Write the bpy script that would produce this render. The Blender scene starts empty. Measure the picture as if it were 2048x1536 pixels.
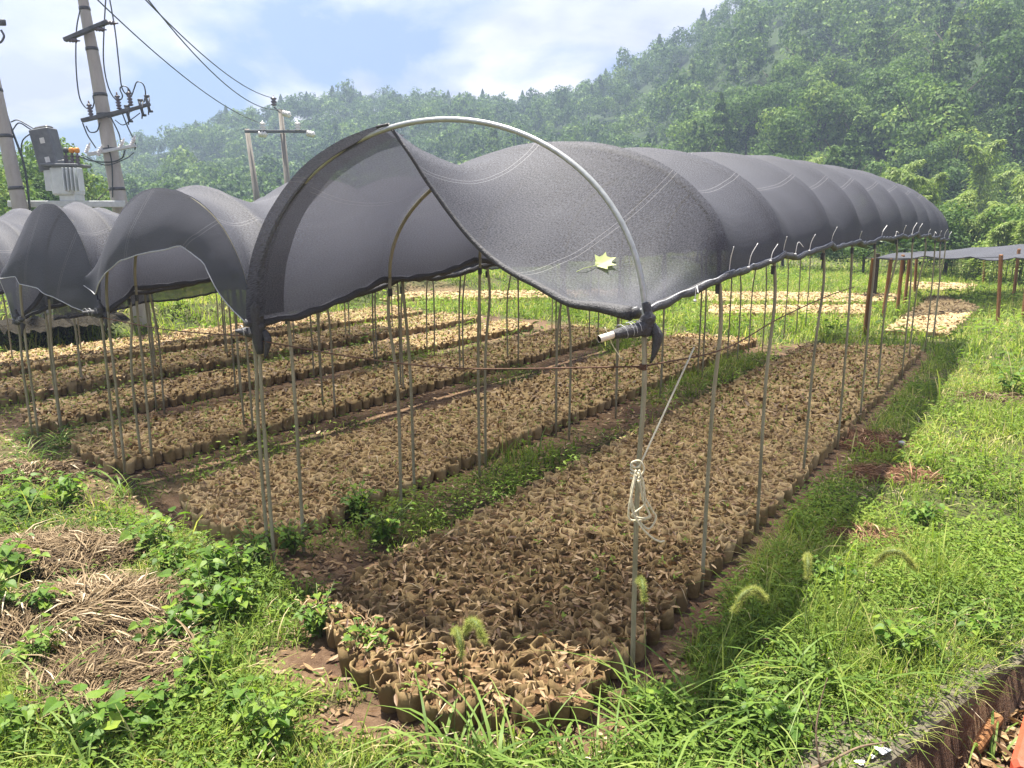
import bpy, math, random
import numpy as np
from mathutils import Vector, Matrix
rnd = random.Random(7)
R = math.radians
sc = bpy.context.scene

# ------------------------------------------------------------------ camera
F_PX, CAM_H, HORIZON = 1540.0, 2.2, 323.0
PITCH = math.atan(HORIZON / F_PX)
cam = bpy.data.objects.new("camera", bpy.data.cameras.new("camera"))
sc.collection.objects.link(cam)
cam.location = (0, 0, CAM_H)
cam.rotation_euler = (math.pi / 2 - PITCH, 0, 0)
cam.data.sensor_width = 36.0
cam.data.lens = 36.0 * F_PX / 2048.0
cam.data.clip_start, cam.data.clip_end = 0.05, 4000
sc.camera = cam

# ------------------------------------------------------------------ light, sky, exposure
SUN_AZ, SUN_EL = R(-40), R(73)          # azimuth from +Y, positive towards +X
world = bpy.data.worlds.new("World")
sc.world = world
world.use_nodes = True
nt = world.node_tree
nt.nodes.clear()
def wn(t, **k):
    n = nt.nodes.new(t)
    for a, v in k.items():
        setattr(n, a, v)
    return n
wout = wn("ShaderNodeOutputWorld")
wbg = wn("ShaderNodeBackground")
wbg.inputs["Strength"].default_value = 0.05
sky = wn("ShaderNodeTexSky", sky_type="NISHITA", sun_disc=False)
sky.sun_elevation, sky.sun_rotation = SUN_EL, SUN_AZ
sky.air_density, sky.dust_density, sky.ozone_density = 1.1, 1.0, 1.4
tc = wn("ShaderNodeTexCoord")
sep = wn("ShaderNodeSeparateXYZ")
nt.links.new(tc.outputs["Generated"], sep.inputs[0])
addz = wn("ShaderNodeMath", operation="ADD"); addz.inputs[1].default_value = 0.30
mxz = wn("ShaderNodeMath", operation="MAXIMUM"); mxz.inputs[1].default_value = 0.08
nt.links.new(sep.outputs["Z"], addz.inputs[0]); nt.links.new(addz.outputs[0], mxz.inputs[0])
dx = wn("ShaderNodeMath", operation="DIVIDE"); dy = wn("ShaderNodeMath", operation="DIVIDE")
nt.links.new(sep.outputs["X"], dx.inputs[0]); nt.links.new(mxz.outputs[0], dx.inputs[1])
nt.links.new(sep.outputs["Y"], dy.inputs[0]); nt.links.new(mxz.outputs[0], dy.inputs[1])
comb = wn("ShaderNodeCombineXYZ"); comb.inputs[2].default_value = 4.1
shx = wn("ShaderNodeMath", operation="ADD"); shx.inputs[1].default_value = 0.62
nt.links.new(dx.outputs[0], shx.inputs[0]); nt.links.new(shx.outputs[0], comb.inputs[0]); nt.links.new(dy.outputs[0], comb.inputs[1])
cn = wn("ShaderNodeTexNoise")
cn.inputs["Scale"].default_value = 1.15; cn.inputs["Detail"].default_value = 9; cn.inputs["Roughness"].default_value = 0.52
cn.inputs["Distortion"].default_value = 0.25
nt.links.new(comb.outputs[0], cn.inputs["Vector"])
cr = wn("ShaderNodeValToRGB")
cr.color_ramp.elements[0].position, cr.color_ramp.elements[0].color = 0.375, (0, 0, 0, 1)
cr.color_ramp.elements[1].position, cr.color_ramp.elements[1].color = 0.465, (1, 1, 1, 1)
nt.links.new(cn.outputs["Fac"], cr.inputs[0])
cn2 = wn("ShaderNodeTexNoise"); cn2.inputs["Scale"].default_value = 3.0; cn2.inputs["Detail"].default_value = 6
nt.links.new(comb.outputs[0], cn2.inputs["Vector"])
cc = wn("ShaderNodeValToRGB")
cc.color_ramp.elements[0].position, cc.color_ramp.elements[0].color = 0.36, (2.9, 3.0, 3.75, 1)
cc.color_ramp.elements[1].position, cc.color_ramp.elements[1].color = 0.6, (5.8, 5.6, 5.9, 1)
nt.links.new(cn2.outputs["Fac"], cc.inputs[0])
wm = wn("ShaderNodeMix", data_type="RGBA")
nt.links.new(cr.outputs["Color"], wm.inputs["Factor"])
skm = wn("ShaderNodeMix", data_type="RGBA", blend_type="MULTIPLY"); skm.inputs["Factor"].default_value = 1.0
skm.inputs["B"].default_value = (.36, .425, .56, 1)
nt.links.new(sky.outputs["Color"], skm.inputs["A"]); nt.links.new(skm.outputs["Result"], wm.inputs["A"]); nt.links.new(cc.outputs["Color"], wm.inputs["B"])
nt.links.new(wm.outputs["Result"], wbg.inputs["Color"])
nt.links.new(wbg.outputs[0], wout.inputs["Surface"])

sun = bpy.data.objects.new("sun", bpy.data.lights.new("sun", "SUN"))
sc.collection.objects.link(sun)
sun.data.energy, sun.data.angle, sun.data.color = 5.0, R(1.6), (1.0, 0.94, 0.83)
sun_dir = Vector((math.sin(SUN_AZ) * math.cos(SUN_EL), math.cos(SUN_AZ) * math.cos(SUN_EL), math.sin(SUN_EL)))
sun.rotation_euler = sun_dir.to_track_quat('Z', 'Y').to_euler()
sun.location = sun_dir * 300

sc.view_settings.view_transform = 'Standard'
sc.view_settings.look = 'None'
sc.view_settings.exposure = 1.9
sc.view_settings.gamma = 1.0
sc.cycles.use_denoising = True
sc.cycles.max_bounces = 8
sc.cycles.transparent_max_bounces = 16
sc.cycles.diffuse_bounces = 3
sc.cycles.sample_clamp_indirect = 6.0

# ------------------------------------------------------------------ helpers
_c, _s = math.cos(PITCH), math.sin(PITCH)
def ray(px, py):
    v = (768 - py) / F_PX
    return np.array([(px - 1024) / F_PX, _c + v * _s, -_s + v * _c])
def G(px, py, z=0.0):                       # where that line of sight meets the level z
    r = ray(px, py); t = (z - CAM_H) / r[2]
    return np.array([r[0] * t, r[1] * t, z])
def AT(px, py, Y):                          # the point on it Y metres ahead
    r = ray(px, py); t = Y / r[1]
    return r * t + np.array([0, 0, CAM_H])
O1 = np.array([.59, 3.4]); LL = np.array([-.829, .559]); DD = np.array([.559, .829])
def UV(x, y):
    return (x - O1[0]) * LL[0] + (y - O1[1]) * LL[1], (x - O1[0]) * DD[0] + (y - O1[1]) * DD[1]
def XY(u, v):
    return O1[0] + LL[0] * u + DD[0] * v, O1[1] + LL[1] * u + DD[1] * v
def hash2(i, j, seed):
    n = (i.astype(np.int64) * 374761393 + j.astype(np.int64) * 668265263 + seed * 144665) & 0x7fffffff
    n = ((n ^ (n >> 13)) * 1274126177) & 0x7fffffff
    return ((n ^ (n >> 16)) & 0xffff) / 65535.0
def vnoise(x, y, scale, seed=0):
    x = np.asarray(x, float) * scale; y = np.asarray(y, float) * scale
    i = np.floor(x); j = np.floor(y); fx = x - i; fy = y - j
    fx = fx * fx * (3 - 2 * fx); fy = fy * fy * (3 - 2 * fy)
    i = i.astype(np.int64); j = j.astype(np.int64)
    a = hash2(i, j, seed); b = hash2(i + 1, j, seed); c = hash2(i, j + 1, seed); d = hash2(i + 1, j + 1, seed)
    return (a * (1 - fx) + b * fx) * (1 - fy) + (c * (1 - fx) + d * fx) * fy
def fbm(x, y, scale, seed=0):
    return (vnoise(x, y, scale, seed) * .55 + vnoise(x, y, scale * 2.1, seed + 1) * .28 + vnoise(x, y, scale * 4.3, seed + 2) * .17)
def sstep(a, b, x):
    t = np.clip((np.asarray(x, float) - a) / (b - a), 0, 1)
    return t * t * (3 - 2 * t)

def build_mesh(name, V, F, mat, smooth=False, tint=None, uvs=None):
    """V (n,3); F (m,k) array or list of tuples"""
    me = bpy.data.meshes.new(name)
    V = np.asarray(V, dtype=np.float32)
    if isinstance(F, np.ndarray):
        m, k = F.shape
        me.vertices.add(len(V)); me.vertices.foreach_set("co", V.ravel())
        me.loops.add(m * k); me.loops.foreach_set("vertex_index", F.astype(np.int32).ravel())
        me.polygons.add(m)
        me.polygons.foreach_set("loop_start", np.arange(0, m * k, k, dtype=np.int32))
        me.polygons.foreach_set("loop_total", np.full(m, k, dtype=np.int32))
        me.update(calc_edges=True)
    else:
        me.from_pydata([tuple(map(float, v)) for v in V], [], [tuple(int(i) for i in f) for f in F])
        me.update()
    if smooth:
        me.polygons.foreach_set("use_smooth", np.ones(len(me.polygons), dtype=bool))
    if tint is not None:
        at = me.attributes.new("tint", 'FLOAT', 'FACE')
        at.data.foreach_set("value", np.asarray(tint, dtype=np.float32))
    if uvs is not None:
        ul = me.uv_layers.new(name="UVMap")
        li = np.zeros(len(me.loops), dtype=np.int32); me.loops.foreach_get("vertex_index", li)
        ul.data.foreach_set("uv", np.asarray(uvs, dtype=np.float32)[li].ravel())
    if mat is not None:
        me.materials.append(mat)
    return me
def link(name, me, parent=None):
    o = bpy.data.objects.new(name, me)
    sc.collection.objects.link(o)
    if parent is not None:
        o.parent = parent
    return o
def tag(o, label, cat, group=None, kind=None):
    if label: o["label"] = label
    if cat: o["category"] = cat
    if group: o["group"] = group
    if kind: o["kind"] = kind
    return o
def obj(name, V, F, mat, parent=None, smooth=False, tint=None, uvs=None, label=None):
    o = link(name, build_mesh(name, V, F, mat, smooth, tint, uvs), parent)
    if label: o["label"] = label
    return o
def empty(name, loc=(0, 0, 0), rz=0.0):
    o = bpy.data.objects.new(name, None)
    o.empty_display_size = 0.1
    sc.collection.objects.link(o)
    o.location = [float(q) for q in loc]; o.rotation_euler = (0, 0, rz)
    return o
class MB:                                   # collects shapes for ONE mesh
    def __init__(self): self.V = []; self.F = []; self.n = 0
    def add(self, V, F):
        V = np.asarray(V, float)
        for f in F: self.F.append(tuple(int(i) + self.n for i in f))
        self.V.append(V); self.n += len(V); return self
    def box(self, c, size, rot=None, bev=0.0):
        sx, sy, sz = [q / 2 for q in size]
        if bev > 0:
            b = min(bev, sx * .9, sy * .9, sz * .9)
            V = []; F = []
            for (X, Y) in ((sx - b, sy), (sx, sy - b)): pass
            ring = [(sx - b, sy), (-sx + b, sy), (-sx, sy - b), (-sx, -sy + b), (-sx + b, -sy), (sx - b, -sy), (sx, -sy + b), (sx, sy - b)]
            ins = lambda p: (p[0] - math.copysign(b, p[0]) * .8, p[1] - math.copysign(b, p[1]) * .8)
            for z, rr in ((-sz, [ins(p) for p in ring]), (-sz + b, ring), (sz - b, ring), (sz, [ins(p) for p in ring])):
                V += [(p[0], p[1], z) for p in rr]
            for k in range(3):
                for i in range(8):
                    j = (i + 1) % 8
                    F.append((k * 8 + i, k * 8 + j, (k + 1) * 8 + j, (k + 1) * 8 + i))
            F.append(tuple(range(7, -1, -1))); F.append(tuple(range(24, 32)))
        else:
            V = [(x, y, z) for z in (-sz, sz) for y in (-sy, sy) for x in (-sx, sx)]
            F = [(0, 2, 3, 1), (4, 5, 7, 6), (0, 1, 5, 4), (2, 6, 7, 3), (0, 4, 6, 2), (1, 3, 7, 5)]
        V = np.array(V, float)
        if rot is not None: V = V @ np.array(rot.to_3x3()).T
        return self.add(V + np.array(c, float), F)
    def tube(self, pts, r, n=8, caps=True):
        V, F = tube(pts, r, n, caps); return self.add(V, F)
    def lathe(self, prof, c, axis=None, n=14):
        a = np.linspace(0, 2 * math.pi, n, endpoint=False)
        V = np.concatenate([np.stack([r * np.cos(a), r * np.sin(a), np.full(n, z)], 1) for r, z in prof])
        if axis is not None: V = V @ np.array(Vector(axis).to_track_quat('Z', 'Y').to_matrix()).T
        F = []
        for k in range(len(prof) - 1):
            for i in range(n):
                j = (i + 1) % n
                F.append((k * n + i, k * n + j, (k + 1) * n + j, (k + 1) * n + i))
        F.append(tuple(range(n - 1, -1, -1))); F.append(tuple(range((len(prof) - 1) * n, len(prof) * n)))
        return self.add(V + np.array(c, float), F)
    def build(self, name, mat, parent=None, smooth=False, label=None):
        return obj(name, np.concatenate(self.V), self.F, mat, parent, smooth, label=label)
def tube(pts, r, n=8, caps=True):
    P = np.asarray(pts, float); m = len(P)
    rr = np.full(m, r) if np.isscalar(r) else np.asarray(r, float)
    T = np.gradient(P, axis=0); T /= np.linalg.norm(T, axis=1)[:, None] + 1e-12
    ref = np.array([0, 0, 1.0]) if abs(T[0][2]) < .9 else np.array([1.0, 0, 0])
    N = np.cross(T[0], ref); N /= np.linalg.norm(N)
    a = np.linspace(0, 2 * math.pi, n, endpoint=False)
    V = []; F = []
    for i in range(m):
        N = N - T[i] * (N @ T[i]); N /= np.linalg.norm(N) + 1e-12
        B = np.cross(T[i], N)
        V.append(P[i] + rr[i] * (np.cos(a)[:, None] * N + np.sin(a)[:, None] * B))
    for i in range(m - 1):
        for k in range(n):
            q = (k + 1) % n
            F.append((i * n + k, i * n + q, (i + 1) * n + q, (i + 1) * n + k))
    if caps:
        F.append(tuple(range(n - 1, -1, -1))); F.append(tuple(range((m - 1) * n, m * n)))
    return np.concatenate(V), F
def spline(pts, n=8):                       # Catmull-Rom through the points
    P = np.asarray(pts, float); P = np.vstack([2 * P[0] - P[1], P, 2 * P[-1] - P[-2]])
    out = []
    for i in range(1, len(P) - 2):
        for t in np.linspace(0, 1, n, endpoint=False):
            a, b, c, d = P[i - 1], P[i], P[i + 1], P[i + 2]
            out.append(.5 * (2 * b + (c - a) * t + (2 * a - 5 * b + 4 * c - d) * t * t + (3 * b - a - 3 * c + d) * t ** 3))
    out.append(P[-2]); return np.array(out)

# ------------------------------------------------------------------ materials
def new_mat(name):
    m = bpy.data.materials.new(name); m.use_nodes = True
    m.node_tree.nodes.clear(); return m, m.node_tree
def N_(t, typ, **k):
    n = t.nodes.new(typ)
    for a, v in k.items(): setattr(n, a, v)
    return n
def ramp(t, fac, stops):
    r = N_(t, "ShaderNodeValToRGB")
    els = r.color_ramp.elements
    while len(els) > 1: els.remove(els[-1])
    els[0].position = stops[0][0]; els[0].color = (*stops[0][1], 1)
    for p, c in stops[1:]:
        e = els.new(p); e.color = (*c, 1)
    t.links.new(fac, r.inputs[0]); return r.outputs["Color"]
def noise(t, scale, detail=5, rough=.6, coord="Object", stretch=None, dim=None):
    c = N_(t, "ShaderNodeTexCoord"); out = c.outputs[coord]
    if stretch:
        mp = N_(t, "ShaderNodeMapping"); mp.inputs["Scale"].default_value = stretch
        t.links.new(out, mp.inputs[0]); out = mp.outputs[0]
    n = N_(t, "ShaderNodeTexNoise"); n.inputs["Scale"].default_value = scale
    n.inputs["Detail"].default_value = detail; n.inputs["Roughness"].default_value = rough
    t.links.new(out, n.inputs["Vector"]); return n.outputs["Fac"]
def mixc(t, a, b, f):
    m = N_(t, "ShaderNodeMix", data_type="RGBA")
    for s, v in (("A", a), ("B", b)):
        if isinstance(v, tuple): m.inputs[s].default_value = (*v, 1)
        else: t.links.new(v, m.inputs[s])
    if isinstance(f, (int, float)): m.inputs["Factor"].default_value = f
    else: t.links.new(f, m.inputs["Factor"])
    return m.outputs["Result"]
def math_(t, op, a, b=None):
    m = N_(t, "ShaderNodeMath", operation=op)
    for i, v in enumerate((a, b)):
        if v is None: continue
        if isinstance(v, (int, float)): m.inputs[i].default_value = v
        else: t.links.new(v, m.inputs[i])
    return m.outputs[0]
def bump(t, h, strength=.4, dist=.01):
    b = N_(t, "ShaderNodeBump"); b.inputs["Strength"].default_value = strength; b.inputs["Distance"].default_value = dist
    t.links.new(h, b.inputs["Height"]); return b.outputs["Normal"]
def principled(t, color, rough=.6, spec=.4, normal=None, metal=0.0):
    p = N_(t, "ShaderNodeBsdfPrincipled")
    if isinstance(color, tuple): p.inputs["Base Color"].default_value = (*color, 1)
    else: t.links.new(color, p.inputs["Base Color"])
    if isinstance(rough, (int, float)): p.inputs["Roughness"].default_value = rough
    else: t.links.new(rough, p.inputs["Roughness"])
    p.inputs["Specular IOR Level"].default_value = spec; p.inputs["Metallic"].default_value = metal
    if normal is not None: t.links.new(normal, p.inputs["Normal"])
    return p
def finish(t, sh):
    o = N_(t, "ShaderNodeOutputMaterial"); t.links.new(sh, o.inputs["Surface"])
def simple(name, stops, scale=20, rough=.6, spec=.4, metal=0.0, bmp=.3, bdist=.005, stretch=None, detail=6):
    m, t = new_mat(name)
    f = noise(t, scale, detail, .65, stretch=stretch)
    finish(t, principled(t, ramp(t, f, stops), rough, spec, bump(t, f, bmp, bdist), metal).outputs[0]); return m
def leaf_mat(name, stops, transl=.35, rough=.45, spec=.35, noise_scale=0, transl_mul=(1.1, 1.2, .6), objrand=0.0):
    """colour from the per-face tint attribute"""
    m, t = new_mat(name)
    a = N_(t, "ShaderNodeAttribute", attribute_name="tint", attribute_type='GEOMETRY')
    fac = a.outputs["Fac"]
    if objrand:
        oi = N_(t, "ShaderNodeObjectInfo")
        fac = math_(t, "ADD", fac, math_(t, "MULTIPLY", math_(t, "SUBTRACT", oi.outputs["Random"], .5), objrand))
    if noise_scale:
        nz = noise(t, noise_scale, 3)
        fac = math_(t, "ADD", fac, math_(t, "MULTIPLY", math_(t, "SUBTRACT", nz, .5), .6))
    col = ramp(t, fac, stops)
    p = principled(t, col, rough, spec)
    tr = N_(t, "ShaderNodeBsdfTranslucent")
    mm = N_(t, "ShaderNodeMix", data_type="RGBA", blend_type="MULTIPLY"); mm.inputs["Factor"].default_value = 1
    t.links.new(col, mm.inputs["A"]); mm.inputs["B"].default_value = (*transl_mul, 1)
    t.links.new(mm.outputs["Result"], tr.inputs["Color"])
    ms = N_(t, "ShaderNodeMixShader"); ms.inputs[0].default_value = transl
    t.links.new(p.outputs[0], ms.inputs[1]); t.links.new(tr.outputs[0], ms.inputs[2])
    finish(t, ms.outputs[0]); return m

def net_material(name, opacity=.64, base=(.020, .021, .028), light=(.15, .155, .185)):  # bluish tint puts the lens veil's glare into the cloth colours
    m, t = new_mat(name)
    uv = N_(t, "ShaderNodeUVMap", uv_map="UVMap")
    sp = N_(t, "ShaderNodeSeparateXYZ"); t.links.new(uv.outputs[0], sp.inputs[0])
    # crepe-like knit: fine grain plus stretched wrinkles
    mp = N_(t, "ShaderNodeMapping"); mp.inputs["Scale"].default_value = (1.0, .45, 1)
    t.links.new(uv.outputs[0], mp.inputs[0])
    n1 = N_(t, "ShaderNodeTexNoise"); n1.inputs["Scale"].default_value = 165; n1.inputs["Detail"].default_value = 3; n1.inputs["Roughness"].default_value = .7
    t.links.new(mp.outputs[0], n1.inputs["Vector"])
    mp2 = N_(t, "ShaderNodeMapping"); mp2.inputs["Scale"].default_value = (1.0, .12, 1)
    t.links.new(uv.outputs[0], mp2.inputs[0])
    n2 = N_(t, "ShaderNodeTexNoise"); n2.inputs["Scale"].default_value = 26; n2.inputs["Detail"].default_value = 4
    t.links.new(mp2.outputs[0], n2.inputs["Vector"])
    h = math_(t, "ADD", math_(t, "MULTIPLY", n1.outputs["Fac"], .6), math_(t, "MULTIPLY", n2.outputs["Fac"], .5))
    # white selvedge threads, in pairs, along the cloth
    def line(u0, w=.0014):
        d = math_(t, "ABSOLUTE", math_(t, "SUBTRACT", sp.outputs["X"], u0))
        return math_(t, "LESS_THAN", d, w)
    ln = None
    for u0 in (.78, .81, 1.62, 1.65, 2.38, 2.41):
        l = line(u0); ln = l if ln is None else math_(t, "MAXIMUM", ln, l)
    nd = N_(t, "ShaderNodeTexNoise"); nd.inputs["Scale"].default_value = 2.2; nd.inputs["Detail"].default_value = 4
    t.links.new(uv.outputs[0], nd.inputs["Vector"])
    dust = ramp(t, nd.outputs["Fac"], [(.3, base), (.75, tuple(q * 1.7 for q in base))])
    col = mixc(t, dust, light, ramp(t, n1.outputs["Fac"], [(.38, (0, 0, 0)), (.66, (1, 1, 1))]))
    col = mixc(t, col, (.32, .32, .34), ln)
    p = principled(t, col, .66, .32, bump(t, h, .55, .007))
    tp = N_(t, "ShaderNodeBsdfTransparent")
    tr = N_(t, "ShaderNodeBsdfTranslucent"); tr.inputs["Color"].default_value = (.095, .10, .13, 1)
    m1 = N_(t, "ShaderNodeMixShader"); m1.inputs[0].default_value = .3
    t.links.new(p.outputs[0], m1.inputs[1]); t.links.new(tr.outputs[0], m1.inputs[2])
    ms = N_(t, "ShaderNodeMixShader")
    lw = N_(t, "ShaderNodeLayerWeight"); lw.inputs["Blend"].default_value = .5
    gap = math_(t, "MULTIPLY", math_(t, "POWER", math_(t, "SUBTRACT", 1.0, lw.outputs["Facing"]), 1.6), 1.0 - opacity)
    gap = math_(t, "MULTIPLY", gap, math_(t, "ADD", .6, math_(t, "MULTIPLY", n2.outputs["Fac"], .8)))
    edge = math_(t, "MINIMUM", sp.outputs["X"], math_(t, "SUBTRACT", 3.3, sp.outputs["X"]))       # gathered cloth near the eaves closes up
    gap = math_(t, "MULTIPLY", gap, math_(t, "ADD", .15, math_(t, "MULTIPLY", math_(t, "MINIMUM", math_(t, "MULTIPLY", edge, 1.7), 1.0), .85)))
    op = math_(t, "SUBTRACT", 1.0, gap)
    t.links.new(op, ms.inputs[0])
    t.links.new(tp.outputs[0], ms.inputs[1]); t.links.new(m1.outputs[0], ms.inputs[2])
    finish(t, ms.outputs[0]); return m
M = {}
M["net"] = net_material("black_shade_net")
M["hem"] = simple("net_hem", [(.3, (.03, .03, .034)), (.75, (.075, .075, .085))], 90, .5, .5, bmp=.9, bdist=.01)
M["hem_white"] = simple("net_hem_thread", [(.3, (.30, .31, .33)), (.7, (.55, .56, .58))], 60, .5, .4)
M["pole"] = simple("weathered_pipe", [(.25, (.14, .13, .08)), (.5, (.27, .25, .17)), (.75, (.40, .37, .27))], 9, .5, .4, bmp=.25, bdist=.003, stretch=(1, 1, .25))
M["galv"] = simple("galvanised_pipe", [(.3, (.36, .38, .37)), (.7, (.52, .54, .53))], 30, .35, .5, metal=.55, bmp=.1, bdist=.002)
M["wire"] = simple("rusty_wire", [(.3, (.06, .03, .02)), (.7, (.14, .075, .045))], 60, .75, .3)
M["tie"] = simple("white_tie", [(.3, (.62, .63, .64)), (.7, (.80, .80, .80))], 40, .4, .5)
M["pvc"] = simple("cream_pvc", [(.3, (.66, .58, .46)), (.7, (.78, .71, .60))], 25, .4, .5)
M["rope"] = simple("cream_rope", [(.3, (.48, .43, .29)), (.7, (.72, .68, .52))], 160, .7, .3, bmp=.9, bdist=.003, stretch=(1, 1, .4))
M["concrete"] = simple("pole_concrete", [(.25, (.30, .285, .26)), (.55, (.39, .37, .34)), (.8, (.46, .44, .41))], 6, .85, .25, bmp=.3, bdist=.006, stretch=(1, 1, .3))
M["haze_toned_concrete"] = simple("haze_toned_pole_concrete", [(.25, (.14, .13, .115)), (.55, (.21, .195, .175)), (.8, (.27, .255, .23))], 6, .9, .2, bmp=.3, bdist=.006, stretch=(1, 1, .3))  # darker copy of pole concrete, haze over the distant pair put into colour
M["wall"] = simple("mossy_concrete", [(.25, (.035, .030, .022)), (.42, (.085, .073, .053)), (.6, (.155, .135, .10)), (.75, (.07, .072, .035))], 9, .9, .2, bmp=.9, bdist=.02, detail=10)
M["steel"] = simple("dark_steel", [(.3, (.05, .055, .06)), (.7, (.12, .125, .13))], 12, .55, .4, metal=.2)
M["zinc"] = simple("zinc_steel", [(.3, (.42, .45, .46)), (.7, (.56, .58, .58))], 12, .5, .4, metal=.2)
M["porcelain"] = simple("brown_porcelain", [(.3, (.06, .05, .055)), (.7, (.13, .11, .12))], 18, .3, .5)
M["white_porcelain"] = simple("white_porcelain", [(.3, (.55, .55, .55)), (.7, (.72, .72, .72))], 18, .3, .5)
M["cable"] = simple("black_cable", [(.3, (.035, .045, .045)), (.7, (.08, .10, .10))], 20, .5, .4)
M["trafo"] = simple("transformer_grey", [(.3, (.52, .56, .57)), (.7, (.66, .70, .70))], 8, .5, .4, bmp=.1)
M["meter"] = simple("meter_box_grey", [(.3, (.10, .11, .12)), (.7, (.17, .18, .19))], 8, .5, .4, bmp=.1)
M["sticker"] = simple("pale_sticker", [(.3, (.5, .5, .5)), (.7, (.72, .72, .70))], 8, .5, .4)
M["orange"] = simple("orange_cap", [(.3, (.5, .2, .03)), (.7, (.65, .30, .05))], 8, .5, .4)
M["wood"] = simple("brown_stake_wood", [(.25, (.10, .045, .018)), (.5, (.22, .105, .042)), (.75, (.34, .19, .09))], 14, .8, .25, bmp=.7, bdist=.01, stretch=(1, 1, .08))
M["bark"] = simple("bark", [(.3, (.035, .028, .02)), (.7, (.10, .08, .058))], 12, .9, .2, bmp=.8, bdist=.03)
M["culm"] = simple("bamboo_culm", [(.3, (.10, .14, .04)), (.7, (.18, .21, .07))], 5, .5, .4)
M["straw"] = leaf_mat("dry_straw", [(0, (.06, .037, .018)), (.35, (.145, .098, .05)), (.7, (.30, .225, .135)), (1, (.54, .46, .33))], .12, .7, .25, transl_mul=(1, .9, .7))
M["straw_red"] = leaf_mat("red_brown_straw", [(0, (.07, .032, .018)), (.5, (.24, .125, .07)), (1, (.48, .33, .21))], .12, .7, .25, transl_mul=(1, .9, .7))
M["litter"] = leaf_mat("dead_leaves", [(0, (.07, .032, .018)), (.35, (.19, .115, .055)), (.7, (.31, .21, .11)), (1, (.44, .32, .19))], .15, .55, .35, transl_mul=(1, .8, .5))
M["grass"] = leaf_mat("grass_blades", [(0, (.070, .115, .024)), (.45, (.19, .265, .046)), (.8, (.35, .38, .10)), (1, (.54, .46, .26))], .45, .6, .15)
M["weed"] = leaf_mat("weed_leaves", [(0, (.060, .11, .024)), (.5, (.165, .255, .042)), (1, (.31, .37, .085))], .45, .6, .15)
M["broad"] = leaf_mat("broad_leaves", [(0, (.05, .11, .018)), (.5, (.12, .22, .035)), (1, (.28, .36, .05))], .45, .5, .22, noise_scale=30)
M["foxblade"] = leaf_mat("foxtail_blades", [(0, (.06, .12, .02)), (.5, (.15, .235, .045)), (1, (.28, .34, .10))], .42, .5, .25)
M["foxhead"] = leaf_mat("foxtail_bristles", [(0, (.20, .24, .04)), (1, (.55, .55, .22))], .45, .6, .2)
M["tree"] = leaf_mat("tree_foliage", [(0, (.026, .052, .017)), (.4, (.078, .140, .038)), (.75, (.155, .235, .058)), (1, (.25, .31, .075))], .30, .7, .12, objrand=.35)
M["forest"] = leaf_mat("forest_foliage", [(0, (.024, .050, .020)), (.4, (.066, .120, .038)), (.75, (.132, .205, .056)), (1, (.20, .27, .072))], .28, .7, .12)
M["bamboo"] = leaf_mat("bamboo_foliage", [(0, (.08, .14, .03)), (.5, (.20, .28, .06)), (1, (.36, .42, .11))], .40, .5, .3, objrand=.2)
M["palm"] = leaf_mat("palm_fronds", [(0, (.02, .05, .02)), (1, (.07, .13, .035))], .25, .4, .4)
M["paleleaf"] = leaf_mat("pale_dry_leaf", [(0, (.40, .46, .19)), (1, (.58, .62, .34))], .35, .5, .3)
M["stem"] = simple("green_stem", [(.3, (.06, .10, .025)), (.7, (.13, .15, .05))], 10, .6, .3)
M["twig"] = simple("brown_twig", [(.3, (.10, .07, .045)), (.7, (.22, .16, .11))], 30, .85, .2)
M["shade_dark"] = simple("shade_dark_soil", [(.3, (.016, .014, .010)), (.7, (.042, .036, .026))], 14, .95, .15, bmp=1, bdist=.05, detail=10)  # shade of the bank ridges and pipe bore put into this colour
M["pipe"] = simple("black_plastic_pipe", [(.3, (.018, .018, .020)), (.7, (.04, .04, .042))], 20, .4, .5)
M["red"] = simple("red_painted_metal", [(.25, (.42, .06, .03)), (.7, (.56, .095, .05)), (.85, (.62, .18, .10))], 14, .5, .4, bmp=.4, bdist=.004)
def bag_material():
    m, t = new_mat("tan_nonwoven_bag")
    a = N_(t, "ShaderNodeAttribute", attribute_name="tint", attribute_type='GEOMETRY')
    oi = N_(t, "ShaderNodeObjectInfo")
    n1 = noise(t, 22, 6, .65); n2 = noise(t, 7, 4, .6)
    fac = math_(t, "ADD", math_(t, "MULTIPLY", oi.outputs["Random"], .38), math_(t, "MULTIPLY", n1, .62))
    fac = math_(t, "ADD", fac, math_(t, "SUBTRACT", a.outputs["Fac"], .3))
    col = ramp(t, fac, [(.18, (.17, .115, .055)), (.5, (.36, .26, .13)), (.85, (.56, .43, .25))])
    moss = ramp(t, n2, [(.52, (0, 0, 0)), (.68, (1, 1, 1))])
    col = mixc(t, col, (.115, .105, .032), math_(t, "MULTIPLY", moss, .55))
    fine = noise(t, 420, 2, .7)
    p = principled(t, col, .85, .2, bump(t, math_(t, "ADD", n1, math_(t, "MULTIPLY", fine, .25)), .7, .008))
    tr = N_(t, "ShaderNodeBsdfTranslucent"); t.links.new(col, tr.inputs[0])
    ms = N_(t, "ShaderNodeMixShader"); ms.inputs[0].default_value = .22
    t.links.new(p.outputs[0], ms.inputs[1]); t.links.new(tr.outputs[0], ms.inputs[2])
    finish(t, ms.outputs[0]); return m
M["bag"] = bag_material()
M["potsoil"] = simple("potting_soil", [(.25, (.05, .028, .015)), (.55, (.15, .09, .045)), (.8, (.30, .19, .10))], 70, .95, .15, bmp=1, bdist=.02, detail=8)
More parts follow.
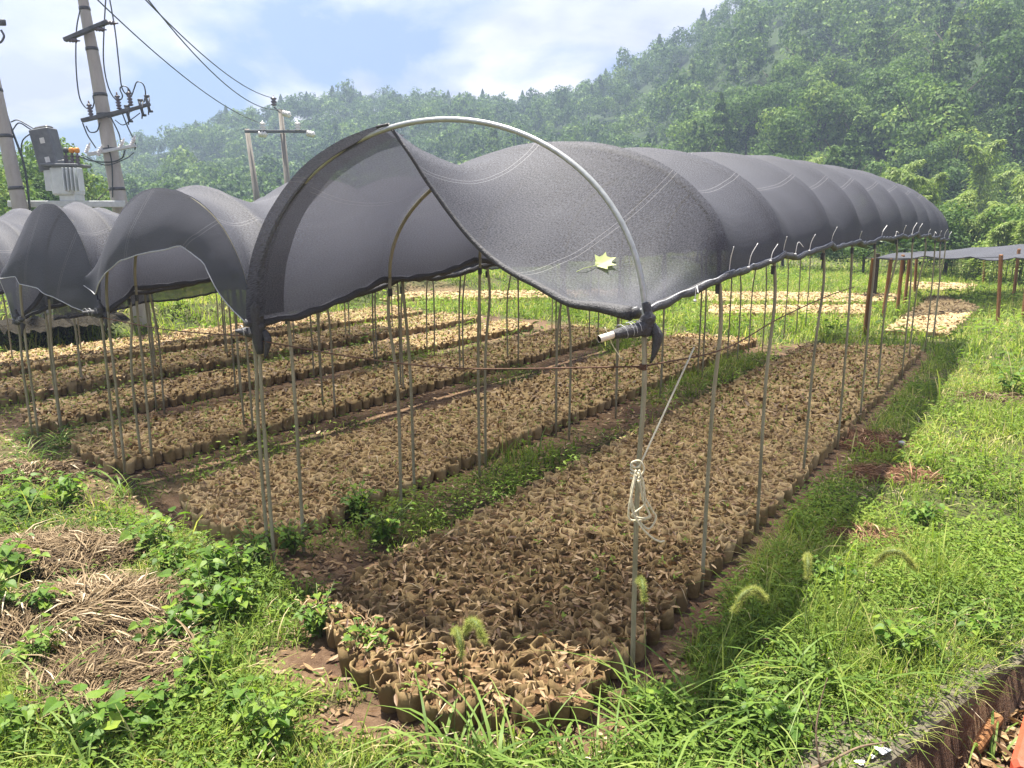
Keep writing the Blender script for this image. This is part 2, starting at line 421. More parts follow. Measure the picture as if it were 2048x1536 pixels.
def ground_material():
    m, t = new_mat("ground_soil")
    a = N_(t, "ShaderNodeAttribute", attribute_name="grassy", attribute_type='GEOMETRY')
    n1 = noise(t, 1.6, 8, .62); n2 = noise(t, 14, 8, .68); n3 = noise(t, 90, 4, .7)
    dirt = ramp(t, n2, [(.25, (.09, .052, .030)), (.5, (.185, .115, .066)), (.75, (.30, .205, .125))])
    wet = mixc(t, dirt, (.075, .040, .026), ramp(t, n1, [(.45, (0, 0, 0)), (.62, (1, 1, 1))]))
    moss = ramp(t, n2, [(.3, (.035, .048, .014)), (.7, (.085, .105, .030))])
    f = math_(t, "MULTIPLY", a.outputs["Fac"], ramp(t, n1, [(.25, (.55, .55, .55)), (.6, (1, 1, 1))]))
    col = mixc(t, wet, moss, f)
    hh = math_(t, "ADD", n2, math_(t, "MULTIPLY", n3, .4))
    finish(t, principled(t, col, .9, .25, bump(t, hh, 1.0, .05)).outputs[0]); return m
M["ground"] = ground_material()
M["hill"] = simple("hill_undergrowth", [(.3, (.014, .026, .010)), (.7, (.045, .070, .022))], .25, .9, .1, bmp=1, bdist=.5, detail=10)

# ------------------------------------------------------------------ terrain: beds, cover, height
# each bed: u range, front v as (u, v) pairs, far v at the two sides
BEDS = [dict(u=(.03, 1.84), front=[(.03, -.20), (.10, -.50), (.30, -.72), (.55, -.88), (1.1, -.74), (1.84, -.50)], far=[(.03, 11.6), (1.84, 10.8)]),
        dict(u=(2.66, 4.20), front=[(2.66, .25), (2.85, -.08), (3.5, .0), (4.2, .24)], far=[(2.66, 10.9), (4.2, 10.8)]),
        dict(u=(5.10, 6.42), front=[(5.1, .42), (5.3, .28), (6.42, .55)], far=[(5.1, 10.3), (6.42, 10.8)]),
        dict(u=(7.14, 8.12), front=[(7.14, .55), (8.12, .85)], far=[(7.14, 10.4), (8.12, 10.7)]),
        dict(u=(8.86, 10.10), front=[(8.86, .6), (10.1, 1.1)], far=[(8.86, 10.8), (10.1, 11)]),
        dict(u=(10.75, 12.30), front=[(10.75, .8), (12.3, 1.4)], far=[(10.75, 11), (12.3, 11.4)])]
def quad_px(*p): return [G(*q)[:2] for q in p]
FAR_BEDS = [quad_px((1778, 668), (1890, 676), (1952, 620), (1868, 598)),
            quad_px((1420, 634), (1736, 634), (1742, 618), (1424, 619)),
            quad_px((1400, 608), (1782, 610), (1792, 595), (1404, 590)),
            quad_px((1840, 586), (1935, 586), (1952, 574), (1800, 570)),
            quad_px((760, 606), (1250, 600), (1250, 586), (820, 590))]
def front_v(b, u): return np.interp(u, [q[0] for q in b["front"]], [q[1] for q in b["front"]])
def far_v(b, u): return np.interp(u, [q[0] for q in b["far"]], [q[1] for q in b["far"]])
def in_quad(q, x, y, m=0.0):
    ins = np.ones(np.shape(x), bool)
    cx = sum(p[0] for p in q) / 4; cy = sum(p[1] for p in q) / 4
    for i in range(4):
        a = q[i]; b = q[(i + 1) % 4]
        nx, ny = -(b[1] - a[1]), b[0] - a[0]; l = math.hypot(nx, ny)
        s = 1 if (cx - a[0]) * nx + (cy - a[1]) * ny > 0 else -1
        ins &= s * ((x - a[0]) * nx + (y - a[1]) * ny) / l > -m
    return ins
def in_beds(x, y, m=0.0):
    u, v = UV(x, y); r = np.zeros(np.shape(x), bool)
    for b in BEDS:
        r |= (u > b["u"][0] - m) & (u < b["u"][1] + m) & (v > front_v(b, u) - m) & (v < far_v(b, u) + m)
    for q in FAR_BEDS: r |= in_quad(q, x, y, m)
    return r
# the ditch with its concrete wall, at the right
W0, W1 = G(1800, 1528)[:2], G(2048, 1312)[:2]
WD = (W1 - W0) / np.linalg.norm(W1 - W0); WN = np.array([WD[1], -WD[0]]); W0 = W0 - WN * .085     # WN points to the ditch
def wall_d(x, y): return (x - W0[0]) * WN[0] + (y - W0[1]) * WN[1]
def wall_t(x, y): return (x - W0[0]) * WD[0] + (y - W0[1]) * WD[1]
STRAW = [(G(110, 1125)[:2], .60, .36), (G(180, 1250)[:2], .60, .42), (G(235, 1365)[:2], .42, .34), (G(60, 960)[:2], .5, .2)]
def straw_mask(x, y):
    r = np.zeros(np.shape(x))
    for (c, a, b) in STRAW:
        r = np.maximum(r, 1 - ((x - c[0]) ** 2 / a ** 2 + (y - c[1]) ** 2 / b ** 2))
    return np.clip(r, 0, 1)
RSTRAW = [(G(1745, 890)[:2], .42, .38), (G(1790, 955)[:2], .42, .26), (G(1730, 1085)[:2], .34, .16), (G(1985, 800)[:2], .5, .3)]
def rstraw_mask(x, y):
    r = np.zeros(np.shape(x))
    for (c, a, b) in RSTRAW:
        r = np.maximum(r, 1 - ((x - c[0]) ** 2 / a ** 2 + (y - c[1]) ** 2 / b ** 2))
    return np.clip(r, 0, 1)
DIRT = [(G(690, 1330)[:2], .62, .30), (G(790, 1440)[:2], .55, .22), (G(470, 1070)[:2], .30, .35), (G(1400, 1210)[:2], .16, .35), (G(1330, 1350)[:2], .2, .25), (G(370, 1010)[:2], .25, .3), (G(200, 925)[:2], .35, .4), (G(640, 1150)[:2], .28, .35), (G(1180, 1460)[:2], .3, .22)]
def dirt_mask(x, y):
    r = np.zeros(np.shape(x))
    for (c, a, b) in DIRT:
        r = np.maximum(r, 1 - ((x - c[0]) ** 2 / a ** 2 + (y - c[1]) ** 2 / b ** 2))
    return np.clip(r * 1.6, 0, 1)
def ground_h(x, y):
    x = np.asarray(x, float); y = np.asarray(y, float)
    u, v = UV(x, y)
    h = (fbm(x, y, 1.7, 5) - .5) * .05
    h += .42 * sstep(13.0, 14.0, u) * sstep(-6, -2, v)                         # grassy bank beyond the last bed
    h += .06 * straw_mask(x, y) + .015 * rstraw_mask(x, y)
    h -= .22 * sstep(.10, .16, wall_d(x, y)) * sstep(9, 6, np.hypot(x, y))     # the ditch
    h = np.where(in_beds(x, y, .12), -.01, h)
    return h
def cover(x, y):
    """how grassy the ground is, 0..1"""
    u, v = UV(x, y)
    nur = (u > -.13) & (u < 12.7) & (v > -.2) & (v < 11.8)
    g = np.ones(np.shape(x))
    nz = fbm(x, y, .9, 21)
    path = np.clip((nz - .38) * 2.0, .03, .55) * np.where(v > 8.5, 1.3, 1) * np.where((u > 2.0) & (u < 2.6), 1.2, 1)
    path = np.where(u < .1, np.clip(path * .5, 0, .3), path)
    g = np.where(nur, np.minimum(path, 1), g)
    g = g * (1 - dirt_mask(x, y)) * (1 - .93 * np.clip(straw_mask(x, y) * 3, 0, 1)) * (1 - .9 * np.clip(rstraw_mask(x, y) * 2.5, 0, 1))
    g = np.where(in_beds(x, y, .05), 0, g)
    g = np.where(wall_d(x, y) > -.06, g * .9, g)
    g = np.where(wall_d(x, y) > .05, 0, g)
    return g
# one ground sheet: fine near, coarse far
def axis_pts(a, b, fine_a, fine_b, f, growth=1.12):
    p = list(np.arange(fine_a, fine_b, f)); s = f
    while p[-1] < b: s *= growth; p.append(p[-1] + s)
    s = f
    while p[0] > a: s *= growth; p.insert(0, p[0] - s)
    return np.array(p)
gx = axis_pts(-250, 250, -5, 7, .06); gy = axis_pts(-50, 250, 1.2, 12, .06)
GX, GY = np.meshgrid(gx, gy)
GZ = ground_h(GX, GY)
nx_, ny_ = len(gx), len(gy)
ii = (np.arange(ny_ - 1)[:, None] * nx_ + np.arange(nx_ - 1)[None, :]).ravel()
gF = np.stack([ii, ii + 1, ii + nx_ + 1, ii + nx_], 1)
gme = build_mesh("ground", np.stack([GX.ravel(), GY.ravel(), GZ.ravel()], 1), gF, M["ground"], True)
at = gme.attributes.new("grassy", 'FLOAT', 'POINT')
at.data.foreach_set("value", cover(GX, GY).ravel().astype(np.float32))
link("ground", gme)["kind"] = "structure"

# hills: crest line read from the skyline, base on the valley floor
SKY = [(-900, 300), (-400, 300), (0, 318), (150, 330), (230, 300), (300, 272), (400, 250), (450, 226), (520, 216), (600, 206), (680, 192), (760, 192),
       (900, 196), (1000, 202), (1060, 205), (1110, 196), (1160, 188), (1200, 165), (1250, 138), (1290, 110), (1330, 88), (1380, 52), (1420, 16), (1460, -20),
       (1600, -100), (1800, -170), (2100, -200), (2600, -210), (3400, -150)]
_az = []; _el = []
for px, py in SKY:
    r = ray(px, py); _az.append(math.atan2(r[0], r[1])); _el.append(r[2] / math.hypot(r[0], r[1]))
def hill_params(az):
    el = np.interp(az, _az, _el)
    k = sstep(R(2), R(16), az)
    Rr = 195 - 50 * k; B = 78 - 24 * k
    return el, Rr, B
def hill_h(az, r):
    el, Rr, B = hill_params(az)
    top = CAM_H + el * Rr - 4.0
    t = np.clip((r - B) / (Rr - B), 0, 1.6)
    prof = np.where(t < 1, t ** 1.15 * (1.06 - .06 * t), 1.0 - .35 * (t - 1))
    x = r * np.sin(az); y = r * np.cos(az)
    amp = np.clip(t * 3, 0, 1) * (1 - .75 * np.clip(1 - abs(t - 1) * 3, 0, 1))
    return -1.0 + (top + 1) * prof + amp * ((fbm(x, y, .022, 44) - .5) * 16)
azs = np.linspace(R(-62), R(66), 220); ts = np.linspace(-.12, 1.5, 70)
AZ, TT = np.meshgrid(azs, ts)
EL, RR, BB = hill_params(AZ)
HR = BB + TT * (RR - BB)
HZ = np.where(TT < 0, -1.6, hill_h(AZ, HR))
hV = np.stack([(HR * np.sin(AZ)).ravel(), (HR * np.cos(AZ)).ravel(), HZ.ravel()], 1)
n_a = len(azs); ii = (np.arange(len(ts) - 1)[:, None] * n_a + np.arange(n_a - 1)[None, :]).ravel()
obj("hills", hV, np.stack([ii, ii + 1, ii + n_a + 1, ii + n_a], 1), M["hill"], smooth=True)["kind"] = "structure"

# ------------------------------------------------------------------ mass foliage builders (numpy)
rng = np.random.default_rng(11)
def unit(v): return v / (np.linalg.norm(v, axis=-1, keepdims=True) + 1e-9)
def leaf_cards(P, D, Nn, L, W, fold=.25, base=.25):
    """six-sided leaves folded along the midrib: P base, D along, Nn up, L, W per leaf -> V, F(4)"""
    D = unit(D); S = unit(np.cross(D, Nn)); U = np.cross(S, D)
    L = L[:, None]; W = W[:, None]
    v0 = P; v3 = P + D * L - U * L * .12
    mid = P + D * L * .45 + U * L * .05
    a1 = P + D * L * .38 + S * W * .5 + U * (L * .05 + W * fold); b1 = P + D * L * .38 - S * W * .5 + U * (L * .05 + W * fold)
    V = np.stack([v0, a1, v3, b1, mid], 1).reshape(-1, 3)
    k = (np.arange(len(P)) * 5)[:, None]
    F = np.concatenate([k + np.array([[0, 4, 2, 1]]), k + np.array([[0, 3, 2, 4]])], 1).reshape(-1, 4)
    return V, F
def leaf_round(P, D, Nn, L, W, fold=.25, curl=.18):
    D = unit(D); S = unit(np.cross(D, Nn)); U = np.cross(S, D); L = L[:, None]; W = W[:, None]
    q = lambda a, b: P + D * L * a + S * W * b + U * (W * abs(b) * fold * 2 - L * curl * a * a)
    V = np.stack([q(0, 0), q(1, 0), q(.5, 0), q(.22, .40), q(.60, .44), q(.87, .20), q(.22, -.40), q(.60, -.44), q(.87, -.20)], 1).reshape(-1, 3)
    k = (np.arange(len(P)) * 9)[:, None]
    F = np.concatenate([k + np.array([r]) for r in ([0, 2, 4, 3], [2, 1, 5, 4], [0, 6, 7, 2], [2, 7, 8, 1])], 1).reshape(-1, 4)
    return V, F
def blades(P, az, H, W, lean, seg=3, droop=1.0):
    n = len(P); t = np.linspace(0, 1, seg + 1)
    dirv = np.stack([np.cos(az), np.sin(az), np.zeros(n)], 1); side = np.stack([-np.sin(az), np.cos(az), np.zeros(n)], 1)
    rows = []
    for k in t:
        ang = lean * (.35 + droop * k)
        out = H * k * np.sin(np.clip(ang, 0, 2.2)); up = H * k * np.cos(np.clip(ang, 0, 1.9))
        c = P + dirv * out[:, None] + np.array([0, 0, 1.0]) * up[:, None]
        w = (W * (1 - k) ** .7 * (.7 + .6 * min(k * 3, 1)) * .5 + W * .03)[:, None]
        rows += [c - side * w, c + side * w]
    V = np.stack(rows, 1).reshape(-1, 3)
    k = (np.arange(n) * (2 * (seg + 1)))[:, None]
    F = np.concatenate([k + np.array([[2 * i, 2 * i + 1, 2 * i + 3, 2 * i + 2]]) for i in range(seg)], 1).reshape(-1, 4)
    return V, F
def rand_dirs(n):
    v = rng.normal(size=(n, 3)); return unit(v)
def view_points(n, r0, r1, azmax=.72, power=1.0):
    """points spread over the ground in front of the camera, evenly per area when power = 1"""
    q = rng.random(n)
    r = (r0 ** (2 * power) + q * (r1 ** (2 * power) - r0 ** (2 * power))) ** (1 / (2 * power))
    a = rng.uniform(-azmax, azmax, n)
    return r * np.sin(a), r * np.cos(a), r
def merge(parts):
    V = []; F = []; T = []; n = 0
    for v, f, t in parts:
        V.append(v); F.append(f + n); T.append(t); n += len(v)
    return np.concatenate(V), np.concatenate(F), np.concatenate(T)

# ------------------------------------------------------------------ grass and weeds (nobody could count them)
parts = []
def sow(n, r0, r1, hs, ws, seg, power=1.0, dens=1.0, azmax=.74):
    x, y, r = view_points(n, r0, r1, azmax, power)
    cl = fbm(x, y, 2.3, 61)
    g = cover(x, y)
    keep = rng.random(n) < g * dens * np.clip(.35 + (cl - .3) * 2.6, .08, 1)
    x, y, r, cl, g = x[keep], y[keep], r[keep], cl[keep], g[keep]
    m = len(x)
    H = hs * rng.uniform(.35, 1.3, m) * (.25 + 1.5 * cl ** 1.3) * np.where(g < .6, .45, 1)
    W = ws * rng.uniform(.6, 1.3, m)
    P = np.stack([x, y, ground_h(x, y) - .01], 1)
    V, F = blades(P, rng.uniform(0, 2 * math.pi, m), H, W, rng.uniform(.15, 1.0, m), seg, 1.1)
    tn = np.clip(.43 + (fbm(x, y, .8, 71) - .5) * 1.1 + rng.normal(0, .18, m) + (rng.random(m) < .09) * .45, 0, 1)
    parts.append((V, F, np.repeat(tn, seg)))
sow(130000, 2.0, 6.0, .17, .0060, 3)
sow(110000, 6.0, 14.0, .19, .011, 2)
sow(230000, 14.0, 40.0, .30, .020, 2)
sow(40000, 40.0, 80.0, .5, .09, 1)
sow(7000, 2.0, 5.5, .36, .0075, 4, dens=.55)
sow(9000, 5.5, 14.0, .42, .011, 4, dens=.5)
V, F, T = merge(parts)
tag(obj("grass", V, F, M["grass"], tint=T), "green grass covering the ground around the nursery beds", "grass", kind="stuff")
parts = []
def sow_weeds(n, r0, r1, Ls, hmax, power=1.0, dens=1.0):
    x, y, r = view_points(n, r0, r1, .74, power)
    cl = fbm(x, y, 1.6, 81); g = cover(x, y)
    keep = rng.random(n) < g * dens * np.clip((cl - .28) * 3, .1, 1)
    x, y, cl = x[keep], y[keep], cl[keep]; m = len(x)
    rep = 4
    x = np.repeat(x, rep) + rng.normal(0, Ls * .9, m * rep); y = np.repeat(y, rep) + rng.normal(0, Ls * .9, m * rep); cl = np.repeat(cl, rep)
    z = ground_h(x, y) + hmax * rng.random(m * rep) ** 1.2 * (.3 + cl)
    a = rng.uniform(0, 2 * math.pi, m * rep)
    D = np.stack([np.cos(a), np.sin(a), rng.uniform(-.35, .55, m * rep)], 1)
    Nn = unit(np.stack([rng.normal(0, .4, m * rep), rng.normal(0, .4, m * rep), np.ones(m * rep)], 1))
    L = Ls * rng.uniform(.6, 1.5, m * rep)
    V, F = leaf_round(np.stack([x, y, z], 1), D, Nn, L, L * rng.uniform(.22, .5, m * rep))
    ok = ~in_beds(x, y, .02)
    tn = np.clip(.40 + (fbm(x, y, .9, 91) - .5) * 1.0 + rng.normal(0, .17, m * rep), 0, 1)
    F = F.reshape(-1, 4, 4)[ok].reshape(-1, 4)
    parts.append((V, F, np.repeat(tn[ok], 4)))
sow_weeds(34000, 2.0, 6.5, .032, .17)
sow_weeds(26000, 6.5, 14, .048, .20)
sow_weeds(14000, 14, 40, .12, .35)
V, F, T = merge(parts)
tag(obj("weeds", V, F, M["weed"], tint=T), "low leafy weeds mixed through the grass beside the beds", "weeds", kind="stuff")

# dead blades and thatch lying through the turf
x, y, r = view_points(60000, 2.0, 14, .74); kk = (rng.random(len(x)) < cover(x, y) * np.clip((fbm(x, y, 1.3, 141) - .36) * 3.2, .04, 1)) & ~in_beds(x, y, .05)
x, y = x[kk], y[kk]; n = len(x); a = rng.uniform(0, 6.28, n)
V, F = leaf_cards(np.stack([x, y, ground_h(x, y) + rng.random(n) ** 2 * .09 + .006], 1), np.stack([np.cos(a), np.sin(a), rng.normal(.05, .25, n)], 1), np.tile([0, 0, 1.0], (n, 1)), rng.uniform(.04, .17, n), rng.uniform(.003, .007, n))
tag(obj("dry_grass", V, F, M["straw"], tint=np.repeat(np.clip(rng.normal(.55, .25, n), 0, 1), 2)), "dry dead grass blades lying through the green turf", "dry grass", kind="stuff")

# ------------------------------------------------------------------ seedling bags
def bag_arrays(seed, seg, lod=False):
    r = np.random.default_rng(seed); a = np.linspace(0, 2 * math.pi, seg, endpoint=False)
    k1, k2, p1, p2 = r.uniform(.03, .09), r.uniform(.03, .08), r.uniform(0, 6.3), r.uniform(0, 6.3)
    wob = 1 + k1 * np.sin(2 * a + p1) + k2 * np.sin(3 * a + p2)
    h = r.uniform(.122, .150)
    tilt = r.uniform(-.012, .012, 2)
    jag = h + .014 * np.sin(2 * a + r.uniform(0, 6.3)) * r.uniform(.3, 1) + .008 * np.sin(5 * a + r.uniform(0, 6.3)) + r.normal(0, .005, seg)
    pinch = 1 + .16 * np.sin(2 * a + r.uniform(0, 6.3)) + .09 * np.sin(4 * a + r.uniform(0, 6.3)) + r.normal(0, .04, seg)
    rings = [(.047 * wob, np.zeros(seg)), (.054 * wob * (1 + r.normal(0, .03, seg)), np.full(seg, .045)), (.0555 * wob * (1 + r.normal(0, .035, seg)), np.full(seg, .092)),
             (.054 * pinch, jag), (.047 * pinch, jag - .004), (.044 * wob, np.full(seg, .100))]
    if lod: rings = [rings[0], rings[2], rings[3], rings[5]]
    V = np.concatenate([np.stack([q * np.cos(a) + tilt[0] * z / .12, q * np.sin(a) + tilt[1] * z / .12, z + 0 * a], 1) for q, z in rings])
    F = np.array([(k * seg + i, k * seg + (i + 1) % seg, (k + 1) * seg + (i + 1) % seg, (k + 1) * seg + i) for k in range(len(rings) - 1) for i in range(seg)])
    # soil inside: a lumpy disc
    q = .049
    sv = [(tilt[0] * .8, tilt[1] * .8, .108 + r.normal(0, .004))]
    for rr, zz in ((.55, .107), (1.0, .101)):
        for t in a: sv.append((q * rr * math.cos(t) + tilt[0] * .8, q * rr * math.sin(t) + tilt[1] * .8, zz + r.normal(0, .005)))
    sf = [(0, 1 + i, 1 + (i + 1) % seg, 1 + (i + 1) % seg) for i in range(seg)]
    sf = [(1 + i, 1 + seg + i, 1 + seg + (i + 1) % seg, 1 + (i + 1) % seg) for i in range(seg)]
    cap = [(0, 1 + i, 1 + (i + 1) % seg, 1 + (i + 2) % seg) for i in range(0, seg, 2)]
    return V, F, np.array(sv), np.array(sf + cap)
spots = []                                                    # bed, row, rank in row, x, y
for bi, b in enumerate(BEDS):
    v = -1.0; row = -1
    vmax = max(q[1] for q in b["far"])
    while v < vmax:
        us = np.arange(b["u"][0] + .055 + (.05 if int(round(v / .1)) % 2 else 0), b["u"][1] - .045, .107)
        ok = (front_v(b, us) <= v) & (far_v(b, us) >= v)
        if ok.any():
            row += 1
            good = us[ok]
            for k, u in enumerate(good):
                e = .014 + (.02 if v > 5 else 0)
                x, y = XY(u + rng.normal(0, e * .5), v + rng.normal(0, e * .5) + .03 * math.sin(u * 5))
                spots.append((bi, row, len(good) - 1 - k, len(good), x, y))
        v += .100
for qi, q in enumerate(FAR_BEDS):
    xs = [p[0] for p in q]; ys = [p[1] for p in q]
    X, Y = np.meshgrid(np.arange(min(xs), max(xs), .13), np.arange(min(ys), max(ys), .13))
    X = X.ravel() + rng.normal(0, .015, X.size); Y = Y.ravel() + rng.normal(0, .015, Y.size)
    k = in_quad(q, X, Y, .0 if qi else .05) & (rng.random(X.size) > (.45 if qi >= 3 else .03))
    spots += [(10 + qi, 0, 0, 0, x, y) for x, y in zip(X[k], Y[k])]
dist = np.array([math.hypot(q[4], q[5]) for q in spots]); order = np.argsort(dist)
ORD = ("first second third fourth fifth sixth seventh eighth ninth tenth eleventh twelfth thirteenth fourteenth fifteenth sixteenth seventeenth eighteenth nineteenth twentieth "
       "twenty-first twenty-second twenty-third twenty-fourth twenty-fifth twenty-sixth twenty-seventh twenty-eighth twenty-ninth thirtieth").split()
protos = []
for k in range(10):
    V, F, SV, SF = bag_arrays(100 + k, 16)
    protos.append((build_mesh("seedling_bag", V, F, M["bag"], True), build_mesh("soil", SV, SF, M["potsoil"], True)))
for i in order[:300]:
    bi, row, rank, n, x, y = spots[i]
    bm, sm = protos[rnd.randrange(10)]
    o = link("seedling_bag", bm); o.location = (x, y, -.005); o.rotation_euler = (rnd.gauss(0, .09), rnd.gauss(0, .09), rnd.uniform(0, 6.28))
    s_ = rnd.uniform(.90, 1.14); o.scale = (s_, s_ * rnd.uniform(.86, 1.06), rnd.uniform(.80, 1.08))
    link("soil", sm, o)
    end = "at the left end of" if rank == 0 else ("at the right end of" if rank == n - 1 else "%s from the left in" % ORD[min(rank, 29)])
    tag(o, "tan fabric seedling bag %s the %s row of the %s bed" % (end, ORD[min(row, 29)], ("nearest", "second nearest", "third nearest")[min(bi, 2)]), "seedling bag", "fabric seedling bags at the near end of the beds")
bp = []; sp_ = []
lib = {False: [bag_arrays(200 + k, 10) for k in range(8)], True: [bag_arrays(300 + k, 7, True) for k in range(8)]}
for i in order[300:]:
    x, y = spots[i][4:]; far = dist[i] > 8.5
    V, F, SV, SF = lib[bool(far)][rnd.randrange(8)]
    a = rnd.uniform(0, 6.28); ca, sa = math.cos(a), math.sin(a); s_ = rnd.uniform(.93, 1.08) * (1.38 if spots[i][0] >= 10 else 1)
    zs = rnd.uniform(.78, 1.08)
    Rm = np.array([[ca * s_, -sa * s_, 0], [sa * s_, ca * s_, 0], [0, 0, zs]]).T
    z0 = -.005
    bp.append((V @ Rm + (x, y, z0), F, np.full(len(F), rnd.uniform(.3, .62) + (.22 if spots[i][0] >= 10 else 0)))); sp_.append((SV @ Rm + (x, y, z0), SF, np.full(len(SF), .5)))
V, F, T = merge(bp)
ob = tag(obj("seedling_bags", V, F, M["bag"], smooth=True, tint=T), "tan fabric seedling bags packed over the rest of the nursery beds", "seedling bags", kind="stuff")
V, F, T = merge(sp_)
so = obj("soil", V, F, M["potsoil"], ob); so["kind"] = "stuff"
# dead leaves over the bags and the bare earth
lp = []
def strew(x, y, z, L, flat=.35):
    n = len(x); a = rng.uniform(0, 2 * math.pi, n)
    D = np.stack([np.cos(a), np.sin(a), rng.normal(0, flat, n)], 1)
    Nn = unit(np.stack([rng.normal(0, .45, n), rng.normal(0, .45, n), np.ones(n)], 1))
    Ls = L * rng.uniform(.6, 1.35, n)
    V, F = leaf_round(np.stack([x, y, z], 1), D, Nn, Ls, Ls * rng.uniform(.24, .40, n), fold=rng.uniform(-.1, .4), curl=rng.normal(0, .22, (n, 1)))
    lp.append((V, F, np.repeat(np.clip(rng.normal(.48, .24, n), 0, 1), 4)))
sx = np.array([q[4] for q in spots]); sy = np.array([q[5] for q in spots]); mainbed = np.array([q[0] < 10 for q in spots])
dens = np.clip(.35 + fbm(sx, sy, 1.1, 33) * 1.6, .3, 1.6)
for far, L, rep in ((False, .052, 6), (True, .075, 4)):
    k = np.where(mainbed & ((dist > 8.5) == far))[0]; k = np.repeat(k, rep); k = k[rng.random(len(k)) < dens[k] * 1.0]
    strew(sx[k] + rng.uniform(-.055, .055, len(k)), sy[k] + rng.uniform(-.055, .055, len(k)), .112 + rng.random(len(k)) ** 1.5 * .04, L)
k = np.where(~mainbed)[0]; k = k[rng.random(len(k)) < .3]
strew(sx[k] + rng.uniform(-.06, .06, len(k)), sy[k] + rng.uniform(-.06, .06, len(k)), .13 + rng.random(len(k)) * .03, .1)
x, y, r = view_points(60000, 2.2, 13, .7)
u, v = UV(x, y)
k = (((dirt_mask(x, y) > .1) & (rng.random(len(x)) < .55)) | ((u > -.5) & (u < 12.5) & (v > -.3) & (v < 11) & (rng.random(len(x)) < .22))) & ~in_beds(x, y, .06) & (wall_d(x, y) < -.2)
strew(x[k], y[k], ground_h(x[k], y[k]) + .008 + rng.random(k.sum()) * .012, .06, .12)
x, y, r = view_points(40000, 1.6, 6, .75)
k = (wall_d(x, y) > .14)
strew(x[k], y[k], ground_h(x[k], y[k]) + .01 + rng.random(k.sum()) * .03, .09, .15)
V, F, T = merge(lp)
tag(obj("fallen_leaves", V, F, M["litter"], tint=T), "brown dead leaves strewn over the bags and bare earth", "leaves", kind="stuff")
# thin sticks and straw bits among the bags
k = np.where(mainbed & (dist < 9))[0]; k = k[rng.random(len(k)) < .55]
n = len(k); a = rng.uniform(0, 6.28, n)
V, F = leaf_cards(np.stack([sx[k], sy[k], .135 + rng.random(n) * .03], 1), np.stack([np.cos(a), np.sin(a), rng.normal(0, .12, n)], 1), np.tile([0, 0, 1.0], (n, 1)), rng.uniform(.06, .22, n), np.full(n, .005))
tag(obj("twig_litter", V, F, M["straw"], tint=np.repeat(np.clip(rng.normal(.5, .2, n), 0, 1), 2)), "thin dry stalks scattered over the nearer seedling beds", "twigs", kind="stuff")
# little seedlings sprouting from the bags
k = np.where(mainbed & (dist < 20))[0]; k = k[rng.random(len(k)) < np.where(dist[k] < 8, .16, .45) * (fbm(sx[k], sy[k], .8, 55) > .42)]
k = np.repeat(k, 5); n = len(k); a = rng.uniform(0, 6.28, n)
V, F = leaf_cards(np.stack([sx[k] + rng.normal(0, .012, n), sy[k] + rng.normal(0, .012, n), .125 + rng.random(n) * .035], 1), np.stack([np.cos(a), np.sin(a), rng.uniform(.1, .9, n)], 1), np.tile([0, 0, 1.0], (n, 1)), rng.uniform(.018, .05, n), rng.uniform(.009, .02, n))
tag(obj("seedlings", V, F, M["weed"], tint=np.repeat(np.clip(rng.normal(.55, .2, n), 0, 1), 2)), "small green seedlings sprouting from the fabric bags", "seedlings", kind="stuff")

# ------------------------------------------------------------------ shade tunnels
def plane_px(px, py, A, B):                                    # line of sight against the upright plane through A and B
    d = np.array(B) - np.array(A); d = d / np.linalg.norm(d); n = np.array([-d[1], d[0]])
    r = ray(px, py); t = (np.array(A) @ n) / (r[:2] @ n)
    return r * t + np.array([0, 0, CAM_H])
NA = 65
DDz = np.array([DD[0], DD[1], 0.0])
AA = np.linspace(0, 1, NA)
PERIM = 3.3
def hoop_curve(PR, PL, zr, zl, apex, s, aa=AA):
    th = math.pi * aa; w = (1 - np.cos(th)) / 2
    p = PR[None] * (1 - w[:, None]) + PL[None] * w[:, None] + DD[None] * s
    base = zr * (1 - w) + zl * w
    return np.column_stack([p, base + (apex - (zr + zl) / 2) * np.sin(th) ** .95])
def grid_faces(nr, nc):
    i = (np.arange(nr - 1)[:, None] * nc + np.arange(nc - 1)[None, :]).ravel()
    return np.stack([i, i + 1, i + nc + 1, i + nc], 1)
def cloth(name, rows, svals, parent, label=None, ucoord=None, wr=.006, seed=0):
    rows = np.array(rows); nr, nc, _ = rows.shape
    uvs = np.zeros((nr, nc, 2)); uvs[..., 0] = (AA * PERIM if ucoord is None else ucoord)[None, :nc]; uvs[..., 1] = np.array(svals)[:, None]
    V = rows.reshape(-1, 3).copy(); q = uvs.reshape(-1, 2)
    V[:, 2] += (vnoise(q[:, 0], q[:, 1], 3.0, seed) - .5) * 4 * wr + (vnoise(q[:, 0], q[:, 1], 9.0, seed + 3) - .5) * wr
    o = obj(name, V, grid_faces(nr, nc), M["net"], parent, smooth=True, uvs=q, label=label)
    return o, V.reshape(nr, nc, 3)
